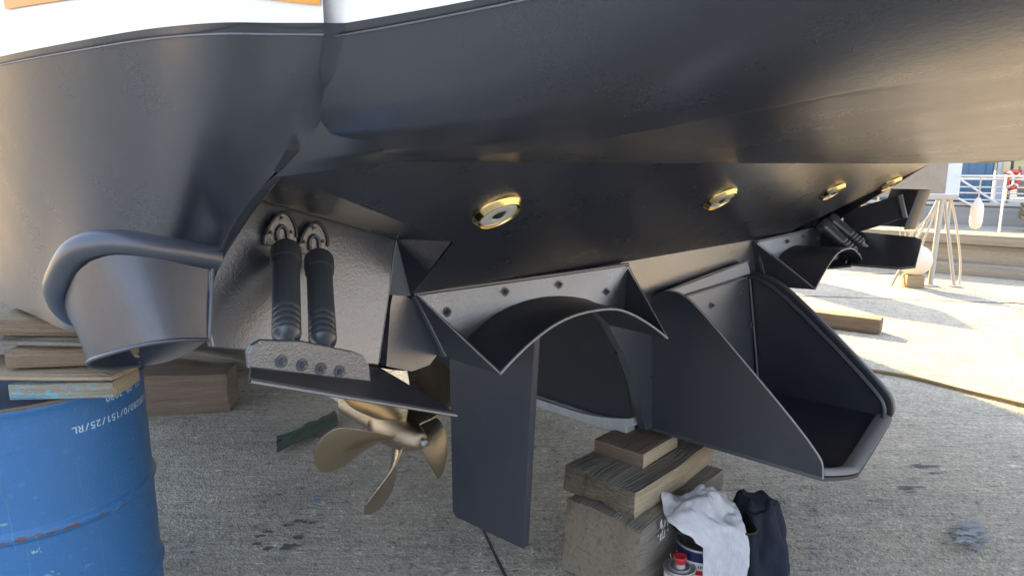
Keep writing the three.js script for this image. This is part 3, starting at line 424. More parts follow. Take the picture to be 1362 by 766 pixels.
function timberGeo(L, H, D, amp, seed) {
  const g = new THREE.BoxGeometry(L, H, D, Math.max(4, Math.round(L / 0.03)), Math.max(3, Math.round(H / 0.025)), Math.max(3, Math.round(D / 0.025)));
  const P = g.attributes.position, U = g.attributes.uv, N = g.attributes.normal, r = 0.006;
  for (let i = 0; i < P.count; i++) {
    const nx = Math.abs(N.getX(i)), ny = Math.abs(N.getY(i)); U.setXY(i, U.getX(i) * (nx > 0.5 ? D : L) + seed * 0.37, U.getY(i) * (ny > 0.5 ? D : H) + seed * 0.21);
    let x = P.getX(i), y = P.getY(i), z = P.getZ(i); const ex = Math.abs(x) > L / 2 - 1e-6, ey = Math.abs(y) > H / 2 - 1e-6, ez = Math.abs(z) > D / 2 - 1e-6;
    if (ex + ey + ez > 1) { x -= ex ? Math.sign(x) * r : 0; y -= ey ? Math.sign(y) * r : 0; z -= ez ? Math.sign(z) * r : 0; }
    const f = 9; P.setXYZ(i, x + amp * fbm(x * f + seed, y * f * 2, z * f * 2, 3), y + amp * fbm(x * 3 + seed, y * f + 9, z * f, 3), z + amp * fbm(x * 3 + seed, y * f, z * f + 17, 3));
  }
  const idx = mergeVerticesKeepGroups(g); idx.computeVertexNormals(); return idx;
}
function mergeVerticesKeepGroups(g) { return g; }
function timber(name, label, group, size, pos, rot, mats, amp, seed) { // mats: [ends, top/bottom, front/back]
  const t = thing(name, label, 'timber', pos, 0, group); t.rotation.set(...rot);
  const [e, tb, fb] = mats, m = new THREE.Mesh(timberGeo(...size, amp, seed), [e, e, tb, tb, fb, fb]); m.name = 'beam'; m.castShadow = m.receiveShadow = true; t.add(m); return t;
}
// keel block stack
timber('keel_block', 'big weathered grey timber baulk standing on the yard under the keel', 'keel block stack', [0.60, 0.285, 0.325], [2.0, 0.1425, 0.06], [0, 0.04, 0], [W.blockEnd, W.old, W.old], 0.02, 3);
timber('keel_block', 'frayed timber baulk with fresh pale sawn face, middle of the keel stack', 'keel block stack', [0.58, 0.098, 0.31], [2.03, 0.332, 0.015], [0, 0.05, 0.0], [W.frayed, W.old, W.cut], 0.022, 8);
timber('keel_block', 'small dark wood packer with pale end wedged directly under the keel', 'keel block stack', [0.26, 0.064, 0.22], [2.03, 0.408, -0.01], [0, 0.05, 0.0], [W.brown, W.brown, W.pineEnd], 0.005, 12);

{ // splashes of white paint on the aft face of the stack
  const r = rng(19), k = scene.getObjectByName('keel_block'), list = [];
  for (let i = 0; i < 16; i++) { const g = blob(0, 0, 0.004 + 0.012 * r() * r(), 0.004 + 0.014 * r(), 90 + i, 18, 0.8).rotateX(Math.PI / 2); g.translate(-0.22 + 0.1 * r(), 0.02 + 0.11 * r(), 0.171 + 0.0006 * i); list.push(g); }
  obj('paint_splash', list, new THREE.MeshStandardMaterial({ color: lin(0.75, 0.76, 0.76), roughness: 0.7, side: THREE.DoubleSide }), k).userData.kind = 'stuff';
}
// ---------------------------------------------------------------- blue drum and the timbers on it
{
  const d = thing('steel_drum', 'scuffed blue steel drum with white stencilled numbers and rusty hoop', 'drum', [0.31, 0, -0.83]);
  const dn = field(1024, 30, 30, 61), dn2 = field(1024, 120, 120, 62), dn3 = field(1024, 260, 40, 63), dn4 = field(1024, 8, 8, 64);
  const cv = document.createElement('canvas'); cv.width = 2048; cv.height = 1024; const cx = cv.getContext('2d');
  cx.fillStyle = 'rgb(58,114,168)'; cx.fillRect(0, 0, 2048, 1024);
  const rr = rng(5);
  for (let i = 0; i < 1500; i++) { const x = rr() * 2048, y = rr() * 1024, s = 1 + 9 * rr() * rr(), l = rr(); cx.fillStyle = l < 0.5 ? `rgba(104,152,196,${0.06 + 0.14 * rr()})` : l < 0.82 ? `rgba(40,92,150,${0.1 + 0.3 * rr()})` : `rgba(170,190,205,${0.05 + 0.16 * rr()})`; cx.beginPath(); cx.ellipse(x, y, s * (0.4 + rr()), s, 0, 0, 7); cx.fill(); }
  for (let i = 0; i < 160; i++) { const x = rr() * 2048, y = rr() * 1024, l = 20 + 160 * rr(); cx.strokeStyle = `rgba(190,205,215,${0.06 + 0.16 * rr()})`; cx.lineWidth = 0.8 + 1.6 * rr(); cx.beginPath(); cx.moveTo(x, y); cx.lineTo(x + (rr() - 0.5) * 14, y + l); cx.stroke(); }
  for (const fy of [0.372, 0.685, 0.004]) for (let i = 0; i < 420; i++) { const x = rr() * 2048, y = fy * 1024 + (rr() - 0.5) * 9; cx.fillStyle = `rgba(${110 + 40 * rr()},${62 + 20 * rr()},${40 + 20 * rr()},${0.35 + 0.5 * rr()})`; const q = 0.6 * fbm(x * 0.02, fy * 9, 3, 3) + 0.35; if (q > rr()) { cx.beginPath(); cx.ellipse(x, y, 3 + 9 * rr(), 1.5 + 2.5 * rr(), 0, 0, 7); cx.fill(); } }
  // numbers stencilled upside down
  cx.save(); cx.translate(235, 72); cx.rotate(Math.PI); cx.fillStyle = 'rgba(215,230,244,0.9)'; cx.textAlign = 'center'; cx.font = 'bold 28px monospace';
  cx.fillText('22 09 2020', -5, 42); cx.fillText('Z/1200280/0/151/25/RL', 8, -22); cx.restore();
  for (let i = 0; i < 26; i++) { const x = rr() * 2048, y = rr() * 900, l = 30 + 200 * rr() * rr(); cx.strokeStyle = `rgba(120,80,55,${0.1 + 0.25 * rr()})`; cx.lineWidth = 1 + 3 * rr(); cx.beginPath(); cx.moveTo(x, y); cx.bezierCurveTo(x + 2, y + l / 3, x - 3, y + l / 2, x + 1, y + l); cx.stroke(); }
  for (let i = 0; i < 40; i++) { const x = rr() * 2048, y = rr() * 1024; cx.fillStyle = `rgba(${150 + 60 * rr()},${160 + 50 * rr()},${165 + 50 * rr()},${0.25 + 0.4 * rr()})`; for (let q = 0; q < 9; q++) { cx.beginPath(); cx.ellipse(x + (rr() - 0.5) * 26, y + (rr() - 0.5) * 14, 1 + 5 * rr(), 1 + 2 * rr(), rr() * 3, 0, 7); cx.fill(); } }
  const t = new THREE.CanvasTexture(cv); t.colorSpace = THREE.SRGBColorSpace; t.wrapS = t.wrapT = THREE.RepeatWrapping;
  const dm = new THREE.MeshPhysicalMaterial({ map: t, roughness: 0.38, roughnessMap: again(texPaintRough, 3), bumpMap: again(texFine, 6, 3), bumpScale: 0.0012, side: THREE.DoubleSide });
  const prof = [[0.287, 0.0]]; const R = 0.287, push = (r, y) => prof.push([r, y]);
  push(0.292, 0.006); push(0.292, 0.02); push(R, 0.026);
  for (const c of [0.275, 0.55]) { for (let k = -6; k <= 6; k++) { const s = k / 6 * 0.018; push(R + 0.009 * Math.max(0, Math.cos(k / 6 * Math.PI / 2)), c + s); } }
  for (let k = 1; k < 14; k++) push(R, 0.575 + k * 0.019); push(R, 0.852); push(0.2925, 0.858); push(0.294, 0.868); push(0.292, 0.876); push(0.287, 0.876); push(0.286, 0.866);
  const body = lathe(prof, 96); { const P = body.attributes.position, U = body.attributes.uv; for (let i = 0; i < P.count; i++) { U.setY(i, P.getY(i) / 0.876); const a = Math.atan2(P.getX(i), P.getZ(i)), y = P.getY(i), k = 1 - 0.012 * Math.max(0, fbm(Math.cos(a) * 2.3, y * 4, Math.sin(a) * 2.3, 3)); P.setX(i, P.getX(i) * k); P.setZ(i, P.getZ(i) * k); } body.computeVertexNormals(); }
  obj('drum_wall', body, dm, d);
  obj('drum_lid', lathe([[0.286, 0.868], [0.284, 0.85], [0.27, 0.846], [0.001, 0.846]], 64), new THREE.MeshStandardMaterial({ color: lin(0.06, 0.1, 0.16), roughness: 0.6 }), d);
  obj('rim_band', new THREE.TorusGeometry(0.2905, 0.0045, 8, 90).rotateX(Math.PI / 2).translate(0, 0.874, 0), new THREE.MeshStandardMaterial({ color: lin(0.19, 0.14, 0.1), roughness: 0.8, map: again(texPaint, 20, 2) }), d);
  d.rotation.y = 0;
}
const dg = 'timbers packed between drum and hull';
timber('packing_timber', 'blue stained plank end lying lowest on the drum rim', dg, [0.25, 0.05, 0.15], [0.385, 0.902, -0.575], [0, -0.72, 0.0], [W.pineEnd, W.bluish, W.bluish], 0.004, 21);
timber('packing_timber', 'thin yellowish board right above the blue stained plank on the drum', dg, [0.5, 0.022, 0.17], [0.31, 0.938, -0.65], [0, -0.8, 0.0], [W.pineEnd, W.pine, W.pine], 0.002, 23);
timber('packing_timber', 'brown plank with pale sawn end in the middle of the drum stack', dg, [0.27, 0.054, 0.16], [0.4, 0.977, -0.6], [0, -0.66, 0.0], [W.pineEnd, W.pine, W.brown], 0.003, 22);
timber('packing_timber', 'thin grey board lying on the brown plank of the drum stack', dg, [0.46, 0.022, 0.17], [0.34, 1.016, -0.66], [0, -0.86, 0.0], [W.pineEnd, W.old, W.old], 0.002, 25);
timber('packing_timber', 'rough brown wedge block topmost on the drum, touching the hull', dg, [0.26, 0.05, 0.15], [0.375, 1.053, -0.62], [0.02, -0.62, -0.06], [W.pineEnd, W.pine, W.brown], 0.006, 24);
// timbers lying on the yard behind the drum
const tg = 'timbers lying behind the drum';
timber('yard_timber', 'squared brown baulk lying on the yard right behind the drum', tg, [0.85, 0.24, 0.26], [1.25, 0.12, -2.86], [0, -0.62, 0], [W.brown, W.brown, W.brown], 0.014, 31);
timber('yard_timber', 'dark plank leaning slanted across the baulk behind the drum', tg, [0.85, 0.07, 0.3], [1.62, 0.26, -3.0], [0.1, -0.62, -0.2], [W.old, W.old, W.old], 0.012, 32);
timber('yard_timber', 'rough timber standing behind the slanted dark plank', tg, [0.9, 0.3, 0.25], [1.75, 0.18, -3.3], [0, -0.5, 0], [W.brown, W.brown, W.brown], 0.016, 33);
timber('yard_timber', 'pale sawn timber beam lying alone on the sunlit yard', undefined, [0.75, 0.14, 0.17], [6.22, 0.07, -0.76], [0, -1.42, 0], [W.brown, W.pine, W.brown], 0.006, 34);  // front and ends browner than the top: their shade is put into the wood colour
{ // folded green tarpaulin scrap
  const o = obj('green_scrap', sheet((u, v) => V(1.42 + 0.42 * u + 0.1 * v, 0.028 + 0.03 * Math.sin(v * 4) * (0.5 + 0.5 * Math.sin(u * 3)) + 0.02 * fbm(u * 4, v * 5, 2, 3), -1.72 - 0.2 * v - 0.12 * u + 0.0), 26, 18, 0.006, 0.4, 0.2), new THREE.MeshStandardMaterial({ color: lin(0.09, 0.13, 0.09), roughness: 0.8, map: again(texPaint, 6), bumpMap: again(texRough, 5), bumpScale: 0.004 }), scene);
  tag(o, 'crumpled dark green scrap lying on the concrete beside the propeller', 'scrap');
}

// ---------------------------------------------------------------- paint cans, tray and rags
const e1 = V(0.705, 0, 0.709), e2 = V(-0.709, 0, 0.705);
const loc = (o, a, y, b) => V(o[0], y, o[1]).addScaledVector(e1, a).addScaledVector(e2, b);
{
  const can = thing('paint_can', 'white paint can with red band and navy top under the tray', 'can', [1.925, 0, 0.325]);
  const cv = document.createElement('canvas'); cv.width = 1024; cv.height = 512; const c = cv.getContext('2d');
  c.fillStyle = 'rgb(214,214,210)'; c.fillRect(0, 0, 1024, 512); c.fillStyle = 'rgb(24,36,72)'; c.fillRect(0, 0, 1024, 96); c.fillStyle = 'rgb(196,30,38)'; c.fillRect(0, 170, 1024, 44); c.fillRect(0, 420, 1024, 92); c.strokeStyle = 'rgb(196,30,38)'; c.lineWidth = 12; for (let k = 0; k < 6; k++) { c.beginPath(); c.arc(90 + k * 171, 430, 70, 3.3, 6.1); c.stroke(); }
  c.fillStyle = 'rgb(30,30,34)'; c.font = 'bold 44px sans-serif'; for (let k = 0; k < 4; k++) c.fillText('at intern', 20 + k * 256, 150);
  const t = new THREE.CanvasTexture(cv); t.colorSpace = THREE.SRGBColorSpace; t.wrapS = THREE.RepeatWrapping;
  const body = new THREE.CylinderGeometry(0.075, 0.075, 0.19, 48, 1, true).translate(0, 0.097, 0);
  obj('label', body, new THREE.MeshPhysicalMaterial({ map: t, roughness: 0.35, side: THREE.DoubleSide }), can);
  obj('lid', lathe([[0.075, 0.19], [0.078, 0.193], [0.078, 0.199], [0.074, 0.2], [0.068, 0.196], [0.001, 0.195]], 48), M.steel, can); obj('base', lathe([[0.001, 0.001], [0.076, 0.001], [0.077, 0.006], [0.075, 0.009]], 48), M.steel, can);
  obj('bail_handle', tube([0, 1, 2, 3, 4, 5, 6].map((k) => { const a = k / 6 * Math.PI, p = V(-0.03, 0.16 - 0.1 * Math.sin(a), 0).addScaledVector(e1, -0.082 * Math.cos(a)).addScaledVector(e2, 0.06 * Math.sin(a) + 0.0); return [p.x, p.y, p.z]; }), 0.0018, 40, 6), M.steel, can);
  const th = thing('thinner_can', 'small metal thinner can with red screw cap beside the keel blocks', 'can', [1.81, 0, 0.32]);
  obj('can_wall', lathe([[0.001, 0.001], [0.05, 0.001], [0.051, 0.004], [0.05, 0.007], [0.05, 0.02]], 40), M.steel, th);
  const cv2 = document.createElement('canvas'); cv2.width = 512; cv2.height = 256; const k2 = cv2.getContext('2d'); k2.fillStyle = 'rgb(190,188,184)'; k2.fillRect(0, 0, 512, 256); k2.fillStyle = 'rgb(92,22,38)'; k2.fillRect(0, 60, 512, 196); k2.fillStyle = 'rgb(222,220,214)'; k2.fillRect(300, 20, 60, 236);
  const t2 = new THREE.CanvasTexture(cv2); t2.colorSpace = THREE.SRGBColorSpace; obj('label', new THREE.CylinderGeometry(0.0498, 0.0498, 0.12, 40, 1, true).translate(0, 0.08, 0), new THREE.MeshPhysicalMaterial({ map: t2, roughness: 0.35, side: THREE.DoubleSide }), th);
  obj('top', lathe([[0.05, 0.138], [0.0525, 0.142], [0.052, 0.15], [0.048, 0.151], [0.045, 0.146], [0.036, 0.147], [0.034, 0.152], [0.03, 0.153], [0.024, 0.15], [0.018, 0.152], [0.016, 0.165], [0.001, 0.165]], 40), M.steel, th);
  obj('screw_cap', lathe([[0.014, 0.16], [0.017, 0.164], [0.021, 0.178], [0.0225, 0.182], [0.0215, 0.188], [0.017, 0.186], [0.001, 0.184]], 28), new THREE.MeshPhysicalMaterial({ color: lin(0.5, 0.03, 0.04), roughness: 0.4 }), th);
}
{
  const o = [1.985, 0.325];
  const tray = thing('paint_tray', 'black plastic paint tray resting on the white can under the rag', 'tray', [o[0], 0.2, o[1]], 0);
  const f = (a, b) => V(0, 0, 0).addScaledVector(e1, a).addScaledVector(e2, b);
  const trayMat = new THREE.MeshPhysicalMaterial({ color: lin(0.012, 0.012, 0.014), roughness: 0.45, side: THREE.DoubleSide });
  obj('basin', sheet((u, v) => { const a = (u - 0.5) * 0.26, b = (v - 0.5) * 0.19, e = Math.max(Math.abs(u - 0.5), Math.abs(v - 0.5)) * 2, p = f(-a, b); p.y = 0.006 + 0.045 * sm(Math.max(0, (e - 0.78) / 0.22)); return p; }, 30, 24, 0.003, 0.3, 0.2), trayMat, tray);
  obj('tray_rim', tube([[-0.13, -0.095], [0.13, -0.095], [0.13, 0.095], [-0.13, 0.095]].flatMap(([a, b], i, l) => { const n = l[(i + 1) % 4]; return [0.06, 0.5, 0.94].map((k) => { const p = f(a + (n[0] - a) * k, b + (n[1] - b) * k); return [p.x, 0.05, p.z]; }); }), 0.005, 120, 8, true), trayMat, tray);
  // white rag: bunched on the tray, one end hanging to the ground
  const cloth = new THREE.MeshPhysicalMaterial({ color: lin(0.85, 0.86, 0.88), roughness: 0.95, sheen: 0.3, bumpMap: again(texRough, 14), bumpScale: 0.0015, map: again(texPaint, 4), side: THREE.DoubleSide });
  const rag = obj('rag', sheet((u, v) => {
    const wTop = 0.118, hang = Math.max(0, (v - 0.46) / 0.54), a0 = (u - 0.5) * 2;
    const left = -0.165 + 0.108 * sm(Math.min(1, Math.max(0, (v - 0.34) / 0.18))), right = 0.088 - 0.015 * Math.max(0, hang - 0.2);
    const a = left + (right - left) * u + 0.01 * fbm(v * 6, u * 3, 4, 3);
    let b, y;
    if (v < 0.46) { const t = v / 0.46; b = -0.1 + 0.215 * t; y = 0.276 + 0.055 * Math.sin(Math.PI * Math.min(1, t * 0.95 + 0.05)) + 0.022 * Math.sin(u * 9 + t * 4 + 1) * Math.sin(t * 3.1) + 0.035 * fbm(u * 4 + 2, t * 4, 6, 3); y -= 0.035 * Math.pow(Math.abs(a0), 4) * (0.4 + 0.6 * t); }
    else { b = 0.115 + 0.02 * Math.sin(Math.min(1, hang * 2.2) * Math.PI / 2) + 0.012 * Math.sin(u * 8 + 0.6 + hang) * Math.min(1, hang * 3) + 0.01 * fbm(u * 5, hang * 3, 9, 3); y = 0.268 - 0.26 * hang + 0.02 * fbm(u * 4 + 2, 4, 6, 3) * (1 - hang) - 0.035 * Math.pow(Math.abs(a0), 4) * Math.max(0, 1 - hang * 3); y = Math.max(0.01, y); b += Math.max(0, 0.05 - y) * 0.6; }
    return loc(o, a, y, b);
  }, 60, 90, 0.004, 0.25, 0.5), cloth, scene);
  tag(rag, 'white rag draped over the black tray beside the keel blocks', 'rag');
  const navy = new THREE.MeshPhysicalMaterial({ color: lin(0.022, 0.027, 0.045), roughness: 0.95, sheen: 0.4, bumpMap: again(texRough, 10), bumpScale: 0.002, side: THREE.DoubleSide });
  const o2 = [2.16, 0.405];
  const heap = obj('dark_cloth', sheet((u, v) => {
    const th = -u * Math.PI * 2, r = v, fold = 0.5 + 0.5 * Math.sin(th * 6 + 3.2 * r + 2.6 * fbm(Math.cos(th) * 1.5, Math.sin(th) * 1.5, r * 3, 3)), R = 0.02 + 0.105 * Math.pow(r, 0.55) * (1 + 0.22 * fbm(Math.cos(th) * 2, Math.sin(th) * 2, 4, 2)) + 0.034 * (fold - 0.5) * Math.min(1, r * 2);
    const y = r < 0.3 ? 0.29 - 0.03 * (r / 0.3) ** 2 + 0.03 * fbm(Math.cos(th) * r * 8, Math.sin(th) * r * 8, 2, 3) : 0.26 * (1 - (r - 0.3) / 0.7) + 0.004 + 0.02 * fbm(Math.cos(th) * 2, Math.sin(th) * 2, r * 4, 3) * (1 - r);
    return loc(o2, R * Math.cos(th) * 0.9 * (r < 0.02 ? 0 : 1), Math.max(0.006, y), R * Math.sin(th) * (r < 0.02 ? 0 : 1));
  }, 110, 40, 0.004, 0.6, 0.4), navy, scene);
  tag(heap, 'dark navy cloth heaped in folds behind the white rag', 'cloth');
}

// ---------------------------------------------------------------- the yard beyond
const conc = new THREE.MeshStandardMaterial({ color: lin(0.8, 0.8, 0.8), map: again(texGround, 1, 1), bumpMap: again(texGroundBump, 1, 1), bumpScale: 0.005, roughness: 0.9 });
{ // hose on the ground
  const o = obj('hose', tube([[3.6, 0.014, -1.9], [4.4, 0.014, -0.95], [4.95, 0.014, -0.28], [5.05, 0.014, 0.1], [4.98, 0.014, 0.5], [4.93, 0.014, 0.8], [4.8, 0.014, 1.6], [4.9, 0.014, 2.6]], 0.012, 160, 8), new THREE.MeshStandardMaterial({ color: lin(0.3, 0.22, 0.1), roughness: 0.7 }), scene); tag(o, 'thin tan hose lying across the concrete along the shadow edge', 'hose');
}
{ // low quay wall
  const a = V(10.0, 0, -5.5), b = V(10.75, 0, 2.6), w = thing('quay_wall', 'low concrete quay wall with paler coping behind the buoy', 'wall');
  const d = b.clone().sub(a), l = d.length(), ang = Math.atan2(-d.z, d.x), c = a.clone().add(b).multiplyScalar(0.5);
  const put = (g, y, off) => g.rotateY(ang).translate(c.x + off, y, c.z);
  obj('wall', put(rbox(l, 0.4, 0.5, 0.02), 0.2, 0.35), conc, w); obj('coping', put(rbox(l + 0.02, 0.13, 0.6, 0.015), 0.467, 0.33), conc, w); obj('footing', put(rbox(l, 0.2, 0.5, 0.06), 0.06, 0.2), conc, w);
}
const galv = new THREE.MeshStandardMaterial({ color: lin(0.42, 0.42, 0.41), roughness: 0.6, metalness: 0.3 }), ropeMat = new THREE.MeshStandardMaterial({ color: lin(0.55, 0.5, 0.4), roughness: 0.95 });
{ // trestle with ropes
  const t = thing('trestle', 'grey steel trestle stand with coiled rope hanging from its top', 'stand', [9.2, 0, -0.72]);
  const s = (a, b, r) => straight(a, b, r, 10);
  obj('leg', s([0.0, 0, 0.0], [0.02, 1.04, 0.02], 0.03), galv, t); obj('leg', s([0.14, 0, 0.22], [0.05, 1.02, 0.04], 0.02), galv, t); obj('leg', s([-0.25, 0, -0.35], [-0.02, 1.0, -0.02], 0.016), galv, t);
  obj('top_bar', s([-0.3, 1.06, -0.36], [0.12, 1.06, 0.14], 0.035), galv, t); obj('foot_plate', new THREE.CylinderGeometry(0.09, 0.09, 0.02, 16).translate(0, 0.01, 0), galv, t); obj('foot_plate', new THREE.CylinderGeometry(0.07, 0.07, 0.02, 16).translate(0.14, 0.01, 0.22), galv, t);
  const r = rng(8); for (let k = 0; k < 5; k++) { const dx = -0.12 - 0.2 * r(), l = 0.35 + 0.45 * r(); obj('rope', tube([[-0.05 + 0.05 * k, 1.08, -0.08 + 0.03 * k], [dx * 0.6, 1.0, dx * 0.9], [dx, 1.0 - l * 0.6, dx * 1.1], [dx * 0.8, 1.0 - l, dx], [dx * 0.4, 1.0 - l * 0.5, dx * 0.4], [0, 0.98, -0.02]], 0.008, 50, 6), ropeMat, t); }
  obj('rope', tube([[0.1, 1.02, 0.1], [0.16, 0.7, 0.17], [0.2, 0.3, 0.24], [0.2, 0.02, 0.26]], 0.013, 30, 6), ropeMat, t);
  const ball = thing('ball_buoy', 'round white buoy resting on a wooden block by the trestle', 'buoy', [9.0, 0.14, -0.86]);
  obj('ball', lathe(Array.from({ length: 25 }, (_, i) => { const a = i / 24 * Math.PI; return [Math.max(0.001, 0.185 * Math.sin(a)), 0.185 - 0.185 * Math.cos(a) * (1 + 0.03 * Math.cos(a))]; }), 40), new THREE.MeshPhysicalMaterial({ color: lin(0.7, 0.66, 0.58), roughness: 0.5, transmission: 0 }), ball);
  obj('eye', new THREE.TorusGeometry(0.03, 0.012, 8, 20).translate(0, 0.39, 0), M.rubber, ball);
  timber('buoy_block', 'small wooden block carrying the round white buoy', undefined, [0.2, 0.15, 0.2], [9.0, 0.074, -0.86], [0, 0.6, 0], [W.pine, W.pine, W.pine], 0.004, 51);
}
{ // big grey steel box on the trestle line
  const b = thing('steel_box', 'large grey steel box on legs behind the rope hung trestle', 'box', [14.35, 0, -2.55], -1.55);
  obj('shell', rbox(1.7, 1.4, 1.1, 0.03).translate(0, 1.54, 0), new THREE.MeshStandardMaterial({ color: lin(0.3, 0.3, 0.3), roughness: 0.7, map: again(texPaint, 1) }), b);
  obj('pale_side', rbox(0.06, 1.38, 1.06, 0.01).translate(0.835, 1.54, 0), new THREE.MeshStandardMaterial({ color: lin(0.55, 0.62, 0.66), roughness: 0.6 }), b);  // paler slab covering the right side of the box
  for (const [x, z] of [[-0.75, -0.45], [0.75, -0.45], [-0.75, 0.45], [0.75, 0.45]]) obj('leg', straight([x, 0, z], [x, 0.86, z], 0.035), galv, b);
}
const whitePaint = new THREE.MeshStandardMaterial({ color: lin(0.75, 0.75, 0.74), roughness: 0.45 });
{ // moored workboat beyond the quay
  const VT = -1.32, VO = [19.13, 0, -2.15], s = thing('moored_vessel', 'moored grey vessel with blue deckhouse and white railings beyond the quay', 'vessel', VO, VT);
  const at = (x, y, z) => [VO[0] + x * Math.cos(VT) + z * Math.sin(VT), y, VO[2] - x * Math.sin(VT) + z * Math.cos(VT)];
  obj('hull', rbox(14, 0.9, 3.5, 0.1).translate(-1, 0.02, -1.9), new THREE.MeshStandardMaterial({ color: lin(0.36, 0.36, 0.35), roughness: 0.6, map: again(texPaint, 0.6) }), s);
  obj('gunwale', rbox(14, 0.08, 0.14, 0.02).translate(-1, 0.5, -0.2), new THREE.MeshStandardMaterial({ color: lin(0.5, 0.49, 0.46), roughness: 0.6 }), s);
  const blue = new THREE.MeshStandardMaterial({ color: lin(0.1, 0.22, 0.36), roughness: 0.5, map: again(texPaint, 0.5) });
  obj('deckhouse', rbox(5.0, 3.4, 2.4, 0.06).translate(-2.2, 2.2, -2.1), blue, s);
  obj('door', rbox(0.34, 1.5, 0.06, 0.02).translate(-0.05, 1.25, -0.9), new THREE.MeshStandardMaterial({ color: lin(0.08, 0.17, 0.29), roughness: 0.5 }), s);
  obj('pale_post', rbox(0.22, 3.2, 0.3, 0.02).translate(0.47, 2.1, -1.0), new THREE.MeshStandardMaterial({ color: lin(0.55, 0.62, 0.68), roughness: 0.5 }), s);
  obj('dark_mast', straight([0.66, 0.5, -1.1], [0.66, 3.4, -1.1], 0.035, 10), new THREE.MeshStandardMaterial({ color: lin(0.06, 0.1, 0.14), roughness: 0.5 }), s);
  obj('locker', rbox(0.14, 0.24, 0.16, 0.015).translate(0.52, 1.36, -0.75), new THREE.MeshStandardMaterial({ color: lin(0.6, 0.5, 0.3), roughness: 0.6 }), s);
  for (const y of [1.09, 0.9, 0.76, 0.6]) obj('rail', straight([-0.9, y, -0.2], [3.2, y, -0.2], y > 1 ? 0.03 : 0.018, 8), whitePaint, s);
  for (const x of [-0.85, 0.3, 0.47, 1.3, 2.2]) obj('stanchion', straight([x, 0.5, -0.2], [x, 1.09, -0.2], 0.024, 8), whitePaint, s);
  obj('brace', straight([-0.38, 1.06, -0.17], [0.42, 0.5, -0.17], 0.026, 8), whitePaint, s); obj('brace', straight([-0.5, 0.68, -0.12], [0.0, 0.4, -0.05], 0.026, 8), whitePaint, s); obj('brace', straight([-0.75, 0.55, -0.12], [-0.55, 0.72, -0.12], 0.02, 8), whitePaint, s);
  const deck = new THREE.MeshStandardMaterial({ color: lin(0.5, 0.45, 0.34), roughness: 0.7 });
  obj('winch_frame', rbox(0.5, 0.5, 0.5, 0.03).translate(1.05, 1.15, -1.0), deck, s); obj('winch_drum', new THREE.CylinderGeometry(0.18, 0.18, 0.6, 24).rotateZ(Math.PI / 2).translate(1.1, 0.85, -0.8), new THREE.MeshStandardMaterial({ color: lin(0.25, 0.2, 0.15), roughness: 0.7 }), s); obj('red_box', rbox(0.12, 0.3, 0.12, 0.02).translate(0.76, 1.16, -0.7), new THREE.MeshStandardMaterial({ color: lin(0.5, 0.05, 0.05), roughness: 0.5 }), s);
  for (let k = 0; k < 7; k++) obj('deck_grating_bar', rbox(1.4, 0.03, 0.04, 0.005).translate(1.3, 0.55 + 0.06 * k, -0.5 - 0.05 * k), k % 2 ? deck : whitePaint, s);
  const f = thing('hanging_fender', 'white cylindrical fender hanging from the vessel railing', 'fender', [14.6, 0.28, -1.33]);
  obj('fender_body', lathe([[0.001, 0], [0.05, 0.01], [0.09, 0.05], [0.105, 0.14], [0.105, 0.36], [0.09, 0.44], [0.05, 0.51], [0.03, 0.56], [0.001, 0.57]], 28), new THREE.MeshPhysicalMaterial({ color: lin(0.74, 0.7, 0.64), roughness: 0.45 }), f);
  obj('rope', straight([0, 0.55, 0], [0, 0.95, 0], 0.012, 6), ropeMat, f);
  const gate = thing('quay_railing', 'white tubular quay railing carrying the hanging fender', 'railing', [14.6, 0, -1.33]);
  for (const dz of [-1.6, 0.35]) obj('post', straight([dz * 0.15 + 0.05, 0, dz], [dz * 0.15 + 0.05, 1.25, dz], 0.02, 8), whitePaint, gate);
  obj('rail', straight([-0.3, 1.23, -1.7], [0.3, 1.23, 1.9], 0.016, 8), whitePaint, gate);
  const ring = thing('life_ring', 'red life ring hanging beside the pale post of the vessel', 'life ring', at(0.6, 1.08, -0.1), VT + 0.9);
  obj('ring', new THREE.TorusGeometry(0.19, 0.055, 12, 36), new THREE.MeshStandardMaterial({ color: lin(0.6, 0.07, 0.04), roughness: 0.5 }), ring);
  for (let k = 0; k < 4; k++) obj('white_band', new THREE.TorusGeometry(0.19, 0.058, 12, 6, 0.3).rotateZ(k * Math.PI / 2 + 0.6), whitePaint, ring);
  var plankAt = at(2.0, 0, 1.0), plankTurn = VT;
}
for (let k = 0; k < 4; k++) timber('stacked_plank', ['bottom', 'second', 'third', 'top'][k] + ' plank, counted from below, in the stack beyond the quay wall', 'planks stacked beyond the quay', [2.6, 0.075, 0.6 - 0.03 * k], [plankAt[0] + 0.03 * k, 0.30 + 0.09 * k, plankAt[2]], [0, plankTurn, 0], [W.brown, W.pine, k % 2 ? W.brown : W.pine], 0.006, 60 + k);
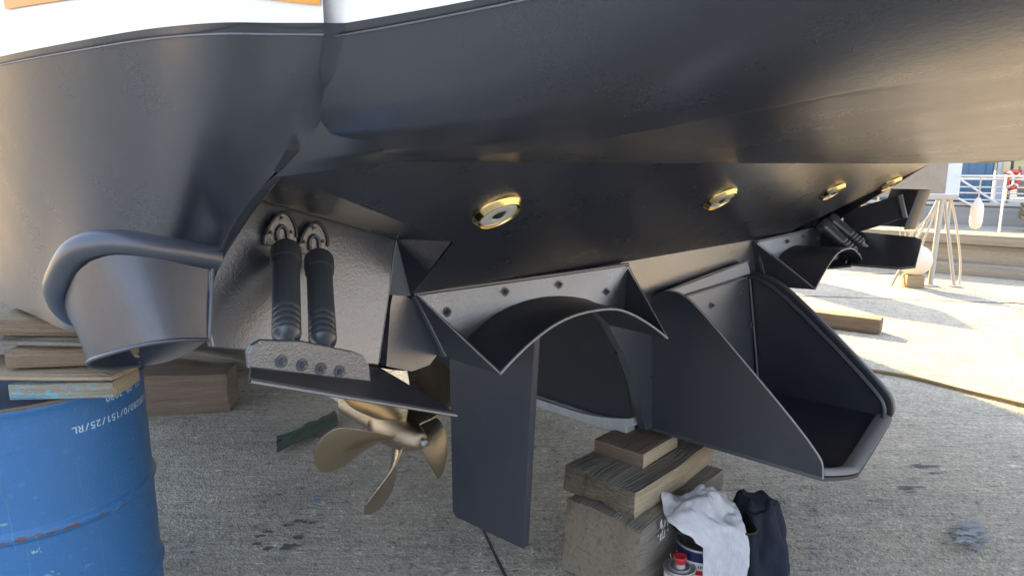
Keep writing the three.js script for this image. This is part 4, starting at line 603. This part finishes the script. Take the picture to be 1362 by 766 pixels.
{ // bearers under the plank stack
  const t = thing('plank_bearer', 'pair of dark bearers carrying the stacked planks', 'bearer', plankAt, plankTurn); obj('bearer', rbox(0.25, 0.26, 0.6, 0.01).translate(-1.0, 0.13, 0), W.brown, t); obj('bearer', rbox(0.25, 0.26, 0.6, 0.01).translate(1.0, 0.13, 0), W.brown, t);
}
{ // hill far off
  const h = obj('hill', grid((u, v) => { const a = 0.35 + 1.5 * u, r = 180 + 160 * v; return V(r * Math.sin(a + 0.4), -1 + 46 * Math.sin(Math.PI * Math.min(1, v * 0.9)) * (0.55 + 0.45 * fbm(u * 8, v * 3, 2, 4)) * Math.sin(Math.PI * u), -r * Math.cos(a + 0.4)); }, 80, 20, 40, 20), new THREE.MeshStandardMaterial({ color: lin(0.13, 0.15, 0.09), roughness: 1, side: THREE.DoubleSide }), scene); h.userData.kind = 'structure';
}
{ // unseen sheds added on the sun side so their shadows cover most of the yard
  const wallMat = new THREE.MeshStandardMaterial({ color: lin(0.4, 0.39, 0.37), roughness: 0.8, map: again(texPaint, 0.3) }), roofMat = new THREE.MeshStandardMaterial({ color: lin(0.2, 0.2, 0.21), roughness: 0.7 });
  const shed = (q, s, w, h, d, label) => {
    const x = 0.866 * q + 0.5 * s, z = 0.5 * q - 0.866 * s, g = thing('shade_shed', label, 'shed', [x, 0, z], -0.5236);
    obj('wall', rbox(w, h, d, 0.02).translate(0, h / 2, 0), wallMat, g); obj('roof', plate([[-w / 2 - 0.05, h, 0], [0, h + 0.35, 0], [w / 2 + 0.05, h, 0]], d + 0.1, [0, 0, 1], 0).translate(0, 0, (d + 0.1) / 2), roofMat, g); obj('door', rbox(Math.min(1.6, w * 0.6), 2.4, 0.06, 0.01).translate(0, 1.2, d / 2 + 0.02), roofMat, g);
  };
  shed(3.1, 13, 2.9, 7.5, 4, 'tall grey unseen shed added ahead of the boat for its shade'); shed(6.15, 13, 0.7, 3.7, 2, 'narrow grey unseen hut added beside the tall shed for its shade');
}
renderer.render(scene, camera);
